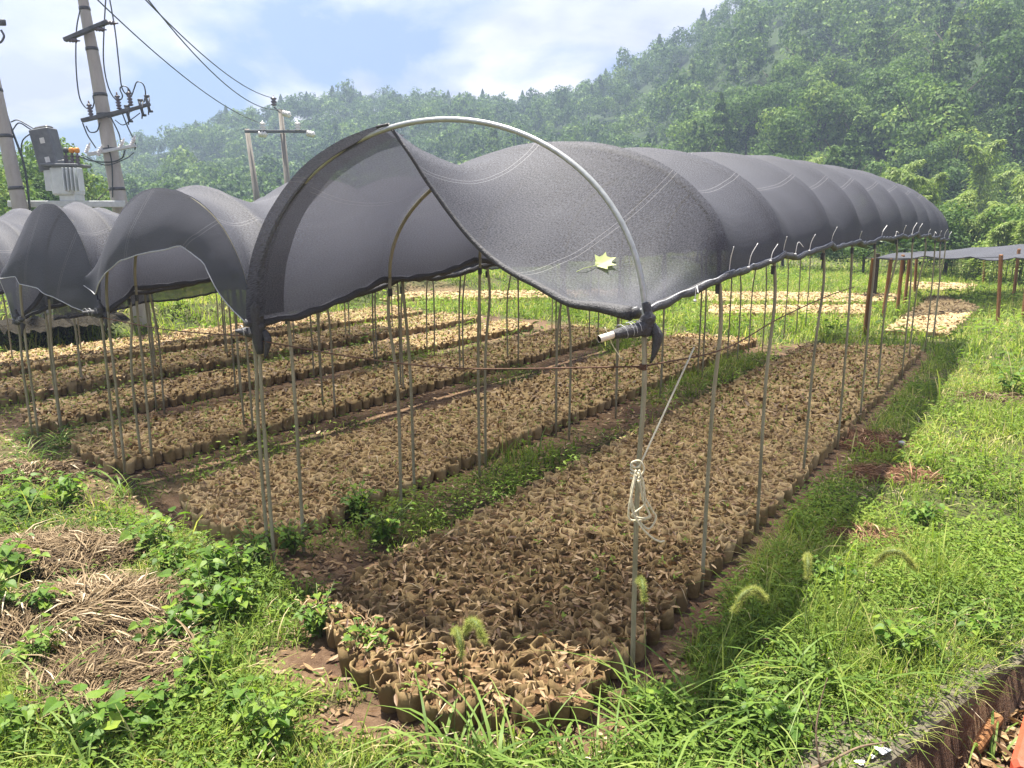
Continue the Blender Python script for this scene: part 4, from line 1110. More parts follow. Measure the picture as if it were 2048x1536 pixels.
def powerline(a, b, sag, label):
    a, b = np.array(a), np.array(b); t = np.linspace(0, 1, 26)[:, None]
    P = a * (1 - t) + b * t; P[:, 2] -= (4 * sag * t * (1 - t))[:, 0]
    V, F = tube(P, .014, 6); tag(obj("power_line", V, F, M["cable"], smooth=True), label, "power line", "cables between the poles")
powerline(cx(180, -15), hx(522, 246), .35, "lowest of the three cables running to the twin poles")
powerline(cx(280, -12), hx(547, 196), .35, "upper cable meeting the insulator on top of the twin poles")
powerline(cx(292, -6), hx(563, 218), .6, "cable just under the upper one, ending at the taller twin pole")

# ------------------------------------------------------------------ ditch wall and what lies by it
wl = W0 + WD * -1.2; we = W0 + WD * 6.0
mb = MB(); nseg = 40; V = []; F = []
prof = [(-.20, -.12), (-.20, .03), (-.15, .050), (.05, .060), (.085, .045), (.10, -.30)]
wr_ = np.random.default_rng(4)
tt_ = np.linspace(-1.2, 6.0, nseg)
for t in tt_:
    lowered = -.05 if t > 1.12 + .0 else 0
    for (d, z) in prof:
        p = W0 + WD * t + WN * (d + wr_.normal(0, .006)); V.append((p[0], p[1], z + wr_.normal(0, .006) + (lowered if z > -.1 else 0)))
F = [(i * 6 + k, (i + 1) * 6 + k, (i + 1) * 6 + k + 1, i * 6 + k + 1) for i in range(nseg - 1) for k in range(5)]
F += [(0, 1, 2, 3, 4, 5), tuple((nseg - 1) * 6 + k for k in (5, 4, 3, 2, 1, 0))]
ow = obj("ditch_wall", V, F, M["wall"]); tag(ow, "low mossy concrete wall edging the ditch at the bottom right", "wall")
def flat_patch(c, r, name, mat, parent):
    k = 14; a = np.linspace(0, 6.28, k, endpoint=False); rr = r * (1 + .25 * np.sin(3 * a + c[0] * 9))
    V = np.concatenate([[[0, 0, .003]], np.column_stack([rr * np.cos(a), rr * .8 * np.sin(a), np.zeros(k)])]) + c
    obj(name, V, [(0, 1 + i, 1 + (i + 1) % k) for i in range(k)], mat, parent)
for px, py, r_ in ((1765, 1500, .030), (1742, 1512, .016), (1720, 1524, .02)):
    flat_patch(G(px, py, .070), r_, "lichen_spot", M["sticker"], ow)
V, F = tube(spline([G(1880, 1540, -.19), G(1925, 1500, -.19), G(1975, 1440, -.19), G(2060, 1390, -.19)], 6), .028, 10)
tag(obj("drain_pipe", V, F, M["pipe"], smooth=True), "black plastic pipe lying in the leaf-littered ditch", "pipe")
a_, b_ = G(1945, 1490, -.16), G(1985, 1435, -.13); d_ = Vector(b_ - a_)
mb = MB(); mb.box((a_ + b_) / 2, (.085, .05, d_.length * 1.2), d_.to_track_quat('Z', 'Y').to_matrix(), .012)
tag(mb.build("wood_offcut", M["wood"]), "short orange-brown timber offcut lying against the black pipe", "timber")
a_, b_ = G(2040, 1560, .0), G(2085, 1395, .0); d_ = Vector(b_ - a_)
mb = MB(); mb.box((a_ + b_) / 2 + (.03, 0, 0), (.13, .13, d_.length), d_.to_track_quat('Z', 'Y').to_matrix(), .02)
tag(mb.build("painted_rail", M["red"]), "red-orange painted rail cut off by the bottom right corner", "rail")
mb = MB()
mb.tube(spline([AT(1610, 1545, 2.6), AT(1665, 1520, 2.66), AT(1720, 1494, 2.72), AT(1778, 1484, 2.8)], 6), np.interp(np.arange(19), [0, 18], [.008, .003]), 6)
mb.tube(spline([AT(1640, 1530, 2.62), AT(1632, 1470, 2.66), AT(1640, 1410, 2.7), AT(1655, 1355, 2.72)], 6), np.interp(np.arange(19), [0, 18], [.005, .002]), 5)
mb.tube(spline([AT(1632, 1470, 2.66), AT(1612, 1400, 2.7), AT(1602, 1378, 2.72)], 5), .002, 5)
mb.tube(spline([AT(1690, 1508, 2.7), AT(1670, 1460, 2.74), AT(1664, 1430, 2.76)], 5), .002, 5)
tag(mb.build("dead_branch", M["twig"], None, True), "bare forked brown twig leaning over the wall's front end", "branch")

# ------------------------------------------------------------------ straw heaps
def straw_heap(name, centers, n, L, W, mat, label, zmul):
    P = []; A_ = []
    tot = sum(a * b for _, a, b in centers)
    for (c, a, b) in centers:
        k = int(n * a * b / tot); q = np.sqrt(rng.random(k)); th = rng.uniform(0, 6.28, k)
        P.append(np.column_stack([c[0] + a * q * np.cos(th), c[1] + b * q * np.sin(th)]))
        cl = np.floor(vnoise(P[-1][:, 0], P[-1][:, 1], 4.5, 3) * 5); A_.append(cl * .9 + rng.normal(0, .5, k))
    P = np.concatenate(P); A_ = np.concatenate(A_); k = len(P)
    lum = fbm(P[:, 0], P[:, 1], 5.5, 17)
    z = ground_h(P[:, 0], P[:, 1]) + zmul * lum + rng.random(k) * .035
    D = np.stack([np.cos(A_), np.sin(A_), rng.normal(0, .22, k)], 1); b0 = rng.random(k) < .018
    Lk = L * rng.uniform(.4, 1.4, k) * np.where(b0, 1.8, 1); Wk = W * rng.uniform(.5, 1.6, k) * np.where(b0, 1.5, 1); z = z + b0 * .03
    V, F = leaf_cards(np.column_stack([P, z]), D, np.tile([0, 0, 1.0], (k, 1)) + rng.normal(0, .3, (k, 3)), Lk, Wk, fold=.5)
    big = b0
    t = np.clip(rng.normal(.29, .2, k) + (lum - .5) * .6 + big * .28, 0, 1)  # heap's hollows tinted darker, shade beneath the straw put into colour
    tag(obj(name, V, F, mat, tint=np.repeat(t, 2)), label, "straw heap")
straw_heap("straw_heap", STRAW[:3], 30000, .13, .0058, M["straw"], "big heap of dry pale straw among the weeds in the left foreground", .06)
straw_heap("straw_heap", STRAW[3:], 1800, .11, .008, M["straw"], "small low straw patch behind leafy plants at the left edge", .07)
straw_heap("straw_heap", RSTRAW[:2], 5200, .12, .005, M["straw_red"], "reddish-brown dry grass heap on the lawn right of the tunnel poles", .03)
straw_heap("straw_heap", RSTRAW[2:3], 1100, .11, .005, M["straw_red"], "thin reddish straw patch in front of the larger reddish heap", .015)
straw_heap("straw_heap", RSTRAW[3:], 900, .13, .008, M["straw"], "pale dry straw patch in the sunlit grass at the right edge", .02)
mb = MB(); mb.lathe([(.001, -.012), (.030, -.006), (.036, .012), (.022, .028), (.001, .032)], G(1803, 888, .06), (.3, .2, 1), 9)
tag(mb.build("stone", M["sticker"], None, True), "small white stone on the reddish straw heap", "stone")

# ------------------------------------------------------------------ broad-leaved plants, foxtails
def heart(P, D, Nn, L, W):
    D = unit(D); S = unit(np.cross(D, Nn)); U = np.cross(S, D)
    prof = [(-.10, .30), (.08, .50), (.32, .48), (.60, .30), (.82, .12)]
    V = []; F = []; n = len(P); m = 12
    for i in range(n):
        l, w = L[i], W[i]; cu = .18
        c = [P[i], P[i] + D[i] * l * .45 - U[i] * l * .03, P[i] + D[i] * l * 1.0 - U[i] * l * cu]
        pl = [P[i] + D[i] * l * a + S[i] * w * b + U[i] * (w * b * .35 - l * cu * max(a, 0) ** 2) for a, b in prof]
        pr = [P[i] + D[i] * l * a - S[i] * w * b + U[i] * (w * b * .35 - l * cu * max(a, 0) ** 2) for a, b in prof]
        k = i * 13; V += c + pl + pr
        F += [(k, k + 3, k + 4, k + 1), (k + 1, k + 4, k + 5, k + 5), (k + 1, k + 5, k + 6, k + 2), (k + 2, k + 6, k + 7, k + 7), (k, k + 1, k + 9, k + 8), (k + 1, k + 10, k + 9, k + 9), (k + 1, k + 2, k + 11, k + 10), (k + 2, k + 12, k + 11, k + 11)]
    return np.array(V), [tuple(dict.fromkeys(f)) for f in F]
def broad_proto(seed, nst, h, nl, L):
    r = np.random.default_rng(seed); mb = MB(); P = []; D = []; Ls = []
    for s in range(nst):
        a = r.uniform(0, 6.28); tipd = r.uniform(.15, .75) * h; hh = h * r.uniform(.5, 1)
        pts = spline([(0, 0, -.02), (math.cos(a) * tipd * .3, math.sin(a) * tipd * .3, hh * .55), (math.cos(a) * tipd, math.sin(a) * tipd, hh)], 5)
        mb.tube(pts, np.linspace(.004, .002, len(pts)), 5)
        for k in range(nl):
            t = (k + .6) / nl; q = pts[min(int((.25 + .75 * t) * (len(pts) - 1)), len(pts) - 1)]
            b = a + (k * 2.4) + r.normal(0, .3); pet = L * r.uniform(.4, .9)
            e = q + (math.cos(b) * pet, math.sin(b) * pet, pet * .45)
            mb.tube([q, e], .0016, 4, False)
            P.append(e); D.append((math.cos(b), math.sin(b), r.uniform(-.35, .15))); Ls.append(L * r.uniform(.55, 1.15))
    P = np.array(P); D = np.array(D); Ls = np.array(Ls); n = len(P)
    V, F = heart(P, D, np.column_stack([r.normal(0, .3, n), r.normal(0, .3, n), np.ones(n)]), Ls, Ls * r.uniform(.85, 1.05, n))
    tn = np.repeat(np.clip(r.normal(.5, .2, n), 0, 1), 8)
    return build_mesh("stems", np.concatenate(mb.V), mb.F, M["stem"], True), build_mesh("leaves", V, F, M["broad"], False, tn)
BP = [broad_proto(30, 9, .34, 6, .062), broad_proto(31, 12, .26, 6, .048), broad_proto(32, 7, .40, 5, .092), broad_proto(33, 15, .20, 6, .034), broad_proto(34, 10, .30, 6, .070), broad_proto(35, 13, .22, 7, .040)]
PLANTS = [(60, 1030, 2, 1.0, "large pale-leaved plant at the left edge behind the straw heap"), (140, 1010, 4, 1.0, "bright broad-leaved plant just right of the left-edge pale plant"),
    (20, 1170, 4, 1.1, "yellow-green vine clump overhanging the straw at the left edge"), (-15, 1240, 2, 1.0, "round-leaved vine half cut by the left edge beside the straw"),
    (315, 1110, 2, .9, "tall plant with big pale leaves between straw heap and dirt patch"), (340, 1150, 1, 1.0, "small-leaved bushy plant at the foot of the tall pale-leaved one"),
    (420, 1180, 4, 1.0, "leafy plant at the back of the dense green patch beside the heap"), (480, 1160, 1, 1.1, "bushy plant nearest the double pole in the green patch"),
    (390, 1250, 2, .85, "large-leaved plant at the middle of the green patch right of the straw"), (455, 1240, 4, .95, "yellowish broad-leaved plant in the green patch, beside the large-leaved one"),
    (350, 1300, 4, .8, "plant growing out of the right rim of the straw heap"), (500, 1230, 5, 1.0, "fine-leaved plant at the right border of the green patch"),
    (520, 1130, 3, 1.4, "low small-leaved weed circling the double pole foot"), (585, 1110, 3, 1.3, "low dark weed right of the double pole on the path"),
    (90, 1245, 4, .7, "single leafy sprig on top of the straw heap"), (75, 1330, 1, 1.0, "leafy weed in front of the straw heap's left flank"),
    (220, 1490, 2, .9, "big round-leaved plant at the bottom edge left of centre"), (330, 1440, 4, .8, "leafy plant between the bottom-edge round leaves and the bare dirt"),
    (400, 1370, 5, 1.2, "small-leaved clump in front of the straw heap's right tip"), (480, 1440, 4, .8, "plant with yellow-tinged leaves left of the muddy patch"),
    (545, 1500, 5, 1.2, "fine-leaved weed at the bottom edge beside the mud"), (30, 1480, 4, .8, "leafy plant in the bottom left corner"),
    (640, 1270, 3, 1.3, "tiny green weed at the left front corner of the nearest bed"), (730, 1320, 3, 1.2, "small weed growing against the front bags of the nearest bed"),
    (770, 1090, 3, 1.5, "low weed patch round the inner double pole on the path"), (720, 1040, 3, 1.6, "low weed on the path between the two nearest beds"),
    (1320, 1440, 1, .9, "leafy weed beside the foot of the front pole"), (1480, 1440, 4, .7, "leafy plant among the foxtails right of the front pole"),
    (1560, 1490, 4, .7, "broad-leaved plant at the bottom edge near the bare twig"), (1650, 1180, 4, .8, "tall lanky weed standing in the grass right of the second pole"),
    (1850, 1060, 4, .8, "pale leafy plant in the sunlit lawn at the right"), (2020, 790, 2, 1.3, "large-leaved plant at the right edge of the sunny lawn"),
    (1960, 1290, 1, .9, "leafy weed overhanging the ditch wall"), (1790, 1330, 5, 1.3, "small-leaved weed on the grassy top of the ditch wall")]
for (px, py, k, s_, lab) in PLANTS:
    g = G(px, py, 0.0); x, y = g[0], g[1]
    o = empty("broadleaf_plant", (x, y, float(ground_h(x, y)) - .005), rnd.uniform(0, 6.28)); o.scale = (s_, s_, s_)
    tag(o, lab, "plant", "broad-leaved weeds in the grass")
    link("stems", BP[k][0], o); link("leaves", BP[k][1], o)
def fox_proto(seed, nb, h, nheads):
    r = np.random.default_rng(seed); a = r.uniform(0, 6.28, nb)
    P = np.column_stack([r.normal(0, .035, nb), r.normal(0, .035, nb), np.zeros(nb) - .01])
    V, F = blades(P, a, h * r.uniform(.6, 1.25, nb), r.uniform(.007, .015, nb), r.uniform(.65, 1.5, nb), 7, 1.3)
    bl = build_mesh("blades", V, F, M["foxblade"], True, np.repeat(np.clip(r.normal(.5, .2, nb), 0, 1), 7))
    heads = []
    for j in range(nheads):
        b = r.uniform(0, 6.28); hh = h * r.uniform(.85, 1.15); d = np.array([math.cos(b), math.sin(b), 0])
        st_ = spline([(0, 0, 0), d * .05 + (0, 0, hh * .6), d * .12 + (0, 0, hh)], 5)
        hd = spline([d * .12 + (0, 0, hh), d * .155 + (0, 0, hh + .055), d * .205 + (0, 0, hh + .068), d * .255 + (0, 0, hh + .025)], 6)
        mb = MB(); mb.tube(st_, .0016, 5); mb.tube(hd, np.interp(np.arange(len(hd)), [0, 5, 13, len(hd) - 1], [.005, .011, .010, .004]), 6)
        sme = build_mesh("stalk", np.concatenate(mb.V), mb.F, M["stem"], True)
        n = 2200; q = hd[r.integers(0, len(hd), n)] + r.normal(0, .003, (n, 3)); T = unit(np.gradient(hd, axis=0))[r.integers(0, len(hd), n)]
        dr = unit(unit(r.normal(size=(n, 3))) + T * .5)
        sd = unit(np.cross(dr, r.normal(size=(n, 3)))) * .0006
        L = r.uniform(.014, .026, n)[:, None]
        VV = np.stack([q - sd, q + sd, q + dr * L + sd * .3, q + dr * L - sd * .3], 1).reshape(-1, 3); k = (np.arange(n) * 4)[:, None]
        hme = build_mesh("seed_head", VV, k + np.array([[0, 1, 2, 3]]), M["foxhead"], False, np.clip(r.normal(.5, .25, n), 0, 1))
        heads.append((sme, hme))
    return bl, heads
FP = [fox_proto(50 + k, n, h, m) for k, (n, h, m) in enumerate(((20, .58, 1), (22, .52, 0), (16, .62, 1), (20, .42, 0)))]
FOX = [(905, 1520, 0, 2.0, "foxtail grass with a nodding head in front of the nearest bed's corner"), (1010, 1560, 1, .5, "arching foxtail clump without heads at the bottom centre"),
    (1100, 1530, 3, 1.2, "low foxtail tuft before the nearest bed's front bags"), (1180, 1570, 1, 3.0, "wide-bladed grass clump at the bottom edge left of the front pole"),
    (940, 1570, 2, 4.2, "tall foxtail grass whose pale head crosses the bags"), (1290, 1470, 0, 4.6, "foxtail grass arching over the foot of the front pole"),
    (1400, 1490, 2, 2.7, "tall foxtail grass with a drooping head right of the front pole"), (1340, 1560, 1, 1.0, "dense foxtail clump at the bottom edge under the front pole"),
    (1450, 1545, 3, 5.0, "leafy grass tuft at the bottom edge right of the dense clump"), (1520, 1480, 1, 2.2, "grass clump between front pole and ditch wall"),
    (1600, 1400, 2, 3.6, "foxtail grass with the two curved heads nearest the ditch wall"), (1660, 1390, 0, 2.4, "foxtail grass standing behind the bare twig"),
    (90, 1450, 3, 1.4, "grass tuft in front of the straw at the bottom left"), (190, 1545, 1, .9, "arching grass clump at the bottom left edge"),
    (250, 990, 1, 1.2, "fountain of long grass left of the second bed's front corner"), (60, 930, 1, 5.1, "long grass clump at the left edge behind the plants"), (120, 890, 1, 2.0, "long grass by the foot of the left poles"),
    (1600, 1120, 3, .4, "grass tuft beside the third pole of the right row"), (1900, 1250, 3, 2.1, "grass tuft near the ditch wall's grassy end"), (1990, 1430, 3, 2.9, "small grass tuft leaning out over the ditch")]
for (px, py, k, rz, lab) in FOX:
    g = G(px, py, .0); x, y = g[0], g[1]
    o = empty("foxtail_grass", (x, y, float(ground_h(x, y)) - .005), rz); s_ = rnd.uniform(.9, 1.12); o.scale = (s_, s_, s_)
    tag(o, lab, "grass clump", "tall grass clumps")
    bl, heads = FP[k]; link("blades", bl, o)
    for sm, hm in heads:
        s2 = link("stalk", sm, o); link("seed_head", hm, s2)

# ------------------------------------------------------------------ trees
def crown(seed, rad, hgt, nl, leaf, kind="round", lobes=9):
    r = np.random.default_rng(seed); P = []; Nn = []; T = []
    if kind == "conifer":
        t = r.random(nl) ** .8; z = hgt * (.12 + .88 * t); rr = rad * (1 - t) ** .85 * (.55 + .45 * np.abs(np.sin(t * 26))) + .05
        a = r.uniform(0, 6.28, nl); q = np.sqrt(r.uniform(.35, 1, nl))
        P = np.column_stack([rr * q * np.cos(a), rr * q * np.sin(a), z - rr * q * .25]); Nn = unit(np.column_stack([np.cos(a), np.sin(a), np.full(nl, .5)]) + r.normal(0, .5, (nl, 3)))
        T = np.clip(.46 + r.normal(0, .16, nl), 0, 1)
    else:
        cs = []
        for k in range(lobes):
            a = r.uniform(0, 6.28); q = math.sqrt(r.random()) * rad * .62; zz = hgt * r.uniform(.42, .82) * (1 - .25 * (q / rad) ** 2)
            cs.append((math.cos(a) * q, math.sin(a) * q, zz, rad * r.uniform(.32, .52), r.uniform(.25, .72)))
        cs.append((0, 0, hgt * .78, rad * .45, .5))
        cs = np.array(cs); w = cs[:, 3] ** 2; k = r.choice(len(cs), nl, p=w / w.sum())
        d = unit(r.normal(size=(nl, 3)) + (0, 0, .35)); q = cs[k, 3] * r.uniform(.72, 1.1, nl)
        P = cs[k, :3] + d * (q * 1.0)[:, None] * (1, 1, .85); Nn = unit(d + r.normal(0, .38, (nl, 3)))
        T = np.clip(cs[k, 4] + r.normal(0, .13, nl), 0, 1)
    D = unit(np.cross(Nn, r.normal(size=(nl, 3)))); L = leaf * r.uniform(.45, 1.6, nl)
    V, F = leaf_cards(P - D * (L * .45)[:, None], D, Nn, L, L * r.uniform(.45, .8, nl), fold=.2)
    return V, F, np.repeat(T, 2)
def trunk_arrays(seed, h, r0):
    r = np.random.default_rng(seed); mb = MB()
    mb.tube(spline([(0, 0, -.8), (r.normal(0, .05), r.normal(0, .05), h * .3), (r.normal(0, .15), r.normal(0, .15), h * .75)], 4), np.linspace(r0, r0 * .4, 9), 7)
    for k in range(5):
        a = r.uniform(0, 6.28); z = h * r.uniform(.3, .6); q = h * r.uniform(.18, .32)
        mb.tube([(0, 0, z), (math.cos(a) * q * .6, math.sin(a) * q * .6, z + q * .5), (math.cos(a) * q, math.sin(a) * q, z + q * .9)], [r0 * .4, r0 * .25, r0 * .12], 5)
    return np.concatenate(mb.V), mb.F
KINDS_ = [("round", 3.0, 7.0, 950, .46, 10), ("round", 2.4, 7.5, 850, .42, 9), ("round", 3.4, 6.5, 1050, .48, 13), ("conifer", 2.7, 7.0, 900, .42, 0), ("round", 2.0, 5.5, 750, .36, 8)]
TP = []
for k, (kd, rd, hg, nl, lf, lb) in enumerate(KINDS_):
    V, F, T = crown(400 + k, rd, hg, int(nl * 3.4), lf * .52, kd, lb); tv, tf = trunk_arrays(420 + k, hg, .16)
    TP.append((build_mesh("crown", V, F, M["tree"], False, T), build_mesh("trunk", tv, tf, M["bark"], True)))
NEAR = []
for k in (0, 1, 2, 3, 4):
    kd, rd, hg, nl, lf, lb = KINDS_[k]; V, F, T = crown(450 + k, rd, hg, 5200, .20, kd, lb + 8); NEAR.append(build_mesh("crown", V, F, M["tree"], False, T))
FORL = []
for k, (kd, rd, hg, nl, lf, lb) in enumerate(KINDS_):
    for q in range(2): FORL.append((k, crown(500 + 10 * k + q, rd, hg, nl // 2, lf * .98, kd, lb)))
pts = []
for rr_ in np.arange(50, 215, 3.6):
    n_arc = int(rr_ * 1.62 / 3.6)
    for j in range(n_arc):
        az = -.81 + 1.62 * (j + rnd.uniform(-.42, .42)) / n_arc; r_ = rr_ + rnd.uniform(-1.8, 1.8)
        el, Rr, B = hill_params(np.array(az)); tt = (r_ - B) / (Rr - B)
        if tt < .0 or tt > 1.12: continue
        pts.append((r_, az, float(tt)))
pts.sort(); N_IND = 130
fp = []; ni = 0
KL = {0: "rounded dark green tree on the lower hillside behind the tunnels", 1: "upright dense green tree on the lower hillside behind the tunnels", 2: "wide spreading tree on the lower hillside behind the tunnels",
      3: "narrow pointed conifer on the lower hillside behind the tunnels", 4: "small bright bushy tree on the lower hillside behind the tunnels"}
for (r_, az, tt) in pts:
    x, y = r_ * math.sin(az), r_ * math.cos(az); z = float(hill_h(np.array(az), np.array(r_)))
    nz = float(vnoise(x, y, .03, 77)); crest = tt > .9
    k = 3 if (not crest and rnd.random() < (.22 if az > .12 else .08)) else rnd.choice((0, 1, 2, 0, 2, 4))
    s_ = rnd.uniform(.58, 1.12) * (.8 + .4 * nz) * (.8 if crest else 1)
    vis = abs(az) < .66 and (az > .03)
    if ni < N_IND and vis:
        ni += 1
        o = empty("hillside_tree", (x, y, z - .3), rnd.uniform(0, 6.28)); o.scale = (s_, s_, s_ * rnd.uniform(.9, 1.15))
        tag(o, KL[k], "tree", "trees low on the hillside, kind %d" % (k + 1)); o["group"] = ("rounded trees", "upright trees", "spreading trees", "conifers", "bushy trees")[k] + " low on the hillside"
        link("crown", TP[k][0], o); link("trunk", TP[k][1], o); continue
    V, F, T = rnd.choice([q for kk, q in FORL if kk == k])
    a = rnd.uniform(0, 6.28); ca, sa = math.cos(a) * s_, math.sin(a) * s_; sz = s_ * rnd.uniform(.9, 1.2)
    Rm = np.array([[ca, -sa, 0], [sa, ca, 0], [0, 0, sz]]).T
    fp.append((V @ Rm + (x, y, z - .3), F, np.clip(T + rnd.gauss(0, .13), 0, 1)))
V, F, T = merge(fp)
tag(obj("forest", V, F, M["forest"], tint=T), "dense mixed forest covering the hills up to the skyline", "forest", kind="stuff")
# tall pines standing out along the skyline
SP = [(560, 175), (612, 170), (690, 168), (720, 172), (896, 168), (935, 172), (965, 165), (1045, 168), (1212, 122), (1290, 88), (1408, 2), (835, 178), (450, 198), (390, 228)]
SPN = ("pine above the twin poles", "pine just right of the twin poles' top", "pine in a close trio over the torn tunnel", "bushy pine ending the close trio", "tall twin-topped pine over the bare hoop", "thin pine right of the twin-topped one",
       "broad pine above the bare hoop's bend", "lone pine before the hill's notch", "tallest pine standing in the notch of the hills", "pine on the steep right slope's edge", "pine near the top of the steep slope", "low pine left of the twin-topped one",
       "pine at the start of the level ridge", "small pine on the descending left ridge")
for (px, py), nm in zip(SP, SPN):
    r3 = ray(px, py); az = math.atan2(r3[0], r3[1]); el, Rr, B = hill_params(np.array(az)); d = float(Rr) * .985
    x, y = d * math.sin(az), d * math.cos(az); z = float(hill_h(np.array(az), np.array(d))); top = CAM_H + r3[2] / math.hypot(r3[0], r3[1]) * d
    s_ = max(.6, (top - z + .3) / 8.5)
    o = empty("pine_tree", (x, y, z - .3), rnd.uniform(0, 6.28)); o.scale = (s_ * .9, s_ * .9, s_)
    tag(o, "dark " + nm + " on the skyline", "tree", "pines on the skyline"); link("crown", TP[3][0], o); link("trunk", TP[3][1], o)
# dark trees behind the transformer
for (px, top, d, k, s_, lab) in ((20, 300, 30, 0, 1, "dark leafy tree behind the edge pole"), (92, 268, 33, 1, 1, "dark tree whose top shows left of the metering box"), (135, 300, 36, 4, 1, "thin tree showing between metering box and tall pole"),
                                 (185, 385, 40, 2, 1, "low tree behind the transformer's right side"), (-40, 330, 27, 2, 1, "dark spreading tree cut by the left edge"), (60, 390, 26, 4, 1, "small tree under the platform's left end")):
    g = ray(px, top); x, y = g[0] / g[1] * d, d; topz = CAM_H + g[2] / g[1] * d
    o = empty("dark_tree", (x, y, .3), rnd.uniform(0, 6)); hg = KINDS_[k][2] * .95; s_ = (topz - .3) / hg; o.scale = (s_, s_, s_)
    tag(o, lab, "tree", "trees behind the transformer"); link("crown", NEAR[k], o); link("trunk", TP[k][1], o)
# shrubs along the far edge of the field
SHR = [(560, 34), (640, 36), (740, 36), (850, 38), (905, 36), (960, 38), (1030, 40), (1120, 40), (1210, 41), (1300, 41), (1390, 41), (1480, 40), (1560, 37), (1640, 35), (1720, 33), (1800, 33), (1880, 31), (1950, 30), (2030, 28), (2110, 27), (470, 34), (380, 34)]
for i, (px, d) in enumerate(SHR):
    x = (px - 1024) / F_PX * d; s_ = rnd.uniform(.36, .5)
    o = empty("shrub", (x, d, -.1), rnd.uniform(0, 6)); o.scale = (s_ * 1.25, s_ * 1.25, s_)
    tag(o, "dark bushy shrub along the far edge of the field", "shrub", "shrubs along the field edge"); k = (0, 2, 4)[i % 3]
    link("crown", TP[k][0], o); link("trunk", TP[k][1], o)
# bamboo
def bamboo_proto(seed, h, n, w):
    r = np.random.default_rng(seed); mb = MB(); P = []; D = []
    for c in range(4):
        a = r.uniform(0, 6.28); x0, y0 = r.normal(0, .25, 2); tipd = r.uniform(.5, 1.3); hh = h * r.uniform(.75, 1.0)
        pts = spline([(x0, y0, -.4), (x0 + math.cos(a) * tipd * .1, y0 + math.sin(a) * tipd * .1, hh * .5), (x0 + math.cos(a) * tipd * .45, y0 + math.sin(a) * tipd * .45, hh * .88), (x0 + math.cos(a) * tipd, y0 + math.sin(a) * tipd, hh)], 8)
        mb.tube(pts, np.linspace(.03, .008, len(pts)), 6)
        m = n // 4; t = .22 + .78 * r.random(m) ** .8; tier = np.round(t * 14) / 14 + r.normal(0, .035, m)
        idx = np.clip(tier * (len(pts) - 1), 0, len(pts) - 1.001); i0 = idx.astype(int); f = (idx - i0)[:, None]
        q = pts[i0] * (1 - f) + pts[i0 + 1] * f
        b = r.uniform(0, 6.28, m); rr = w * (1.08 - tier) ** .7 * np.sqrt(r.random(m)) * (.7 + .3 * np.sin(tier * 90))
        q = q + np.column_stack([np.cos(b) * rr, np.sin(b) * rr, rr * .15 - rr ** 2 * .35])
        P.append(q); D.append(np.column_stack([np.cos(b), np.sin(b), r.uniform(-1.1, .1, m)]))
    P = np.concatenate(P); D = np.concatenate(D); m = len(P)
    L = r.uniform(.12, .30, m); V, F = leaf_cards(P, D, np.column_stack([r.normal(0, .4, m), r.normal(0, .4, m), np.ones(m)]), L, L * r.uniform(.16, .30, m), fold=.1)
    return build_mesh("foliage", V, F, M["bamboo"], False, np.repeat(np.clip(r.normal(.5, .22, m), 0, 1), 2)), build_mesh("culms", np.concatenate(mb.V), mb.F, M["culm"], True)
BB_ = [bamboo_proto(70, 6.0, 5600, 1.15), bamboo_proto(71, 6.0, 4800, .9), bamboo_proto(72, 6.0, 6400, 1.35)]
BAM = [(1785, 305, 43, "feathery bamboo clump rising above the middle of the tunnel's far end"), (1700, 345, 45, "bamboo clump just above the tunnel's sixth hoop"), (1655, 335, 47, "bamboo left of the one above the sixth hoop"),
    (1850, 318, 40, "tallest pale bamboo above the tunnel's end curve"), (1885, 345, 37, "drooping bamboo right of the tallest pale one"), (1930, 378, 33, "bright yellow-green bamboo beyond the tunnel's last hoop"),
    (1965, 400, 30, "leaning bamboo between last hoop and right edge"), (2035, 345, 30, "tall bamboo at the right edge of the photo"), (2000, 440, 27, "low bamboo thicket behind the flat canopy"),
    (1900, 470, 32, "low bamboo behind the tunnel's far corner"), (1980, 282, 48, "dark bamboo high behind the right thicket"), (2060, 420, 26, "bamboo cut by the right edge"),
    (1590, 300, 52, "bamboo tuft showing above the middle hoops"), (1820, 390, 36, "bamboo low above the tunnel's end curve"), (1740, 372, 40, "short bamboo hugging the net's skyline"), (1950, 520, 29, "low yellowish bush of bamboo over the flat canopy")]
for i, (px, top, d, lab) in enumerate(BAM):
    g = ray(px, top); x = g[0] / g[1] * d; topz = CAM_H + g[2] / g[1] * d; s_ = max(.22, (topz + .2) / 6.0)
    o = empty("bamboo_clump", (x, d, -.2), rnd.uniform(0, 6)); w_ = max(s_, .55); o.scale = (w_, w_, s_)
    tag(o, lab, "bamboo", "bamboo at the foot of the hill"); fo, cu = BB_[i % 3]; link("foliage", fo, o); link("culms", cu, o)
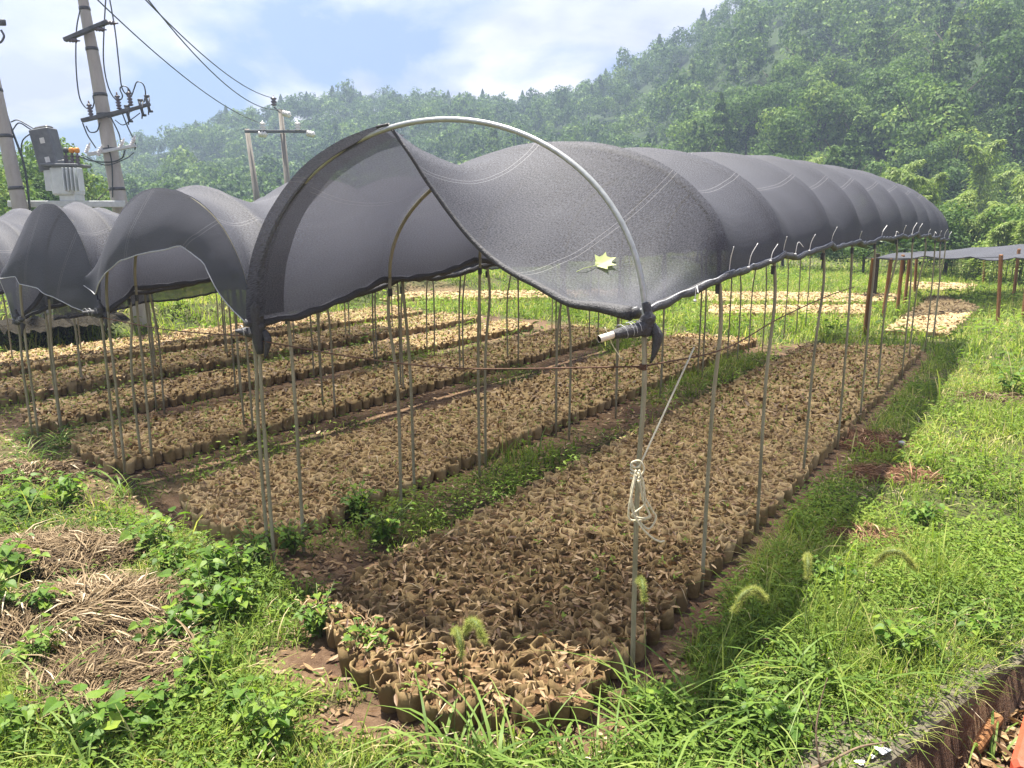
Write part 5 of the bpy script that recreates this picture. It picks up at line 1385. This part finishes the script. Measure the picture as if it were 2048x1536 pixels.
# fan palm seen under the tunnel's far eave
pm = empty("fan_palm", (*AT(1755, 500, 23)[:2], 0)); mb = MB(); mb.tube([(0, 0, -.2), (0, 0, 1.3)], .09, 8)
tag(pm, "dark fan palm seen under the tunnel's far eave", "palm"); mb.build("trunk", M["bark"], pm)
fv = []
for k in range(13):
    a = k * 2.4; e = .2 + .9 * ((k * 37) % 13) / 13; q = np.array([math.cos(a) * math.cos(e), math.sin(a) * math.cos(e), math.sin(e)]); hub = q * .6 + (0, 0, 1.25)
    n = 16; sp3 = np.linspace(-1.2, 1.2, n); sd = unit(np.cross(q, [0, 0, 1.0])); Dv = np.cos(sp3)[:, None] * q + np.sin(sp3)[:, None] * sd
    V, F = leaf_cards(np.tile(hub, (n, 1)), Dv, np.tile(np.cross(sd, q), (n, 1)), np.full(n, .62), np.full(n, .07)); fv.append((V, F, np.full(len(F), rnd.uniform(.2, .9))))
V, F, T = merge(fv); obj("fronds", V, F, M["palm"], pm, tint=T)

# beds on the far-left bank, their shade darkened into the soil colour
for i, (a, b) in enumerate((((-20, 655), (230, 632)), ((-20, 632), (240, 615)), ((-20, 614), (230, 603)))):
    A3, B3 = G(*a, .45), G(*b, .45); d3 = unit(B3 - A3); n3 = np.array([-d3[1], d3[0], 0]); V = []; nn = 40
    for t in np.linspace(0, 1, nn):
        for w_, h_ in ((-.6, -.05), (-.3, .09), (.3, .09), (.6, -.05)):
            V.append(A3 * (1 - t) + B3 * t + n3 * (w_ + rnd.gauss(0, .03)) + (0, 0, h_ + rnd.gauss(0, .025)))
    F = [(i_ * 4 + k, (i_ + 1) * 4 + k, (i_ + 1) * 4 + k + 1, i_ * 4 + k + 1) for i_ in range(nn - 1) for k in range(3)]
    tag(obj("soil_ridge", V, F, M["shade_dark"]), ("nearest", "middle", "farthest")[i] + " soil ridge, shade painted into its colour, on the bank beyond the left tunnels", "soil ridge", "dark soil ridges on the bank")

# ------------------------------------------------------------------ haze
HX, HY0, HY1, HB, HT = 300, -80, 300, -2.9, 105
hv = [(x, y, z) for z in (HB, HT) for y in (HY0, HY1) for x in (-HX, HX)]
hz, t = new_mat("haze_air")
vp = N_(t, "ShaderNodeVolumePrincipled")
vp.inputs["Color"].default_value = (.56, .70, 1.0, 1); vp.inputs["Density"].default_value = .0015; vp.inputs["Anisotropy"].default_value = .3
om = N_(t, "ShaderNodeOutputMaterial"); t.links.new(vp.outputs[0], om.inputs["Volume"])
o = obj("haze", hv, [(0, 2, 3, 1), (4, 5, 7, 6), (0, 1, 5, 4), (2, 6, 7, 3), (0, 4, 6, 2), (1, 3, 7, 5)], hz)
o["kind"] = "stuff"; o["label"] = "thin bluish haze filling the valley air"; o["category"] = "haze"
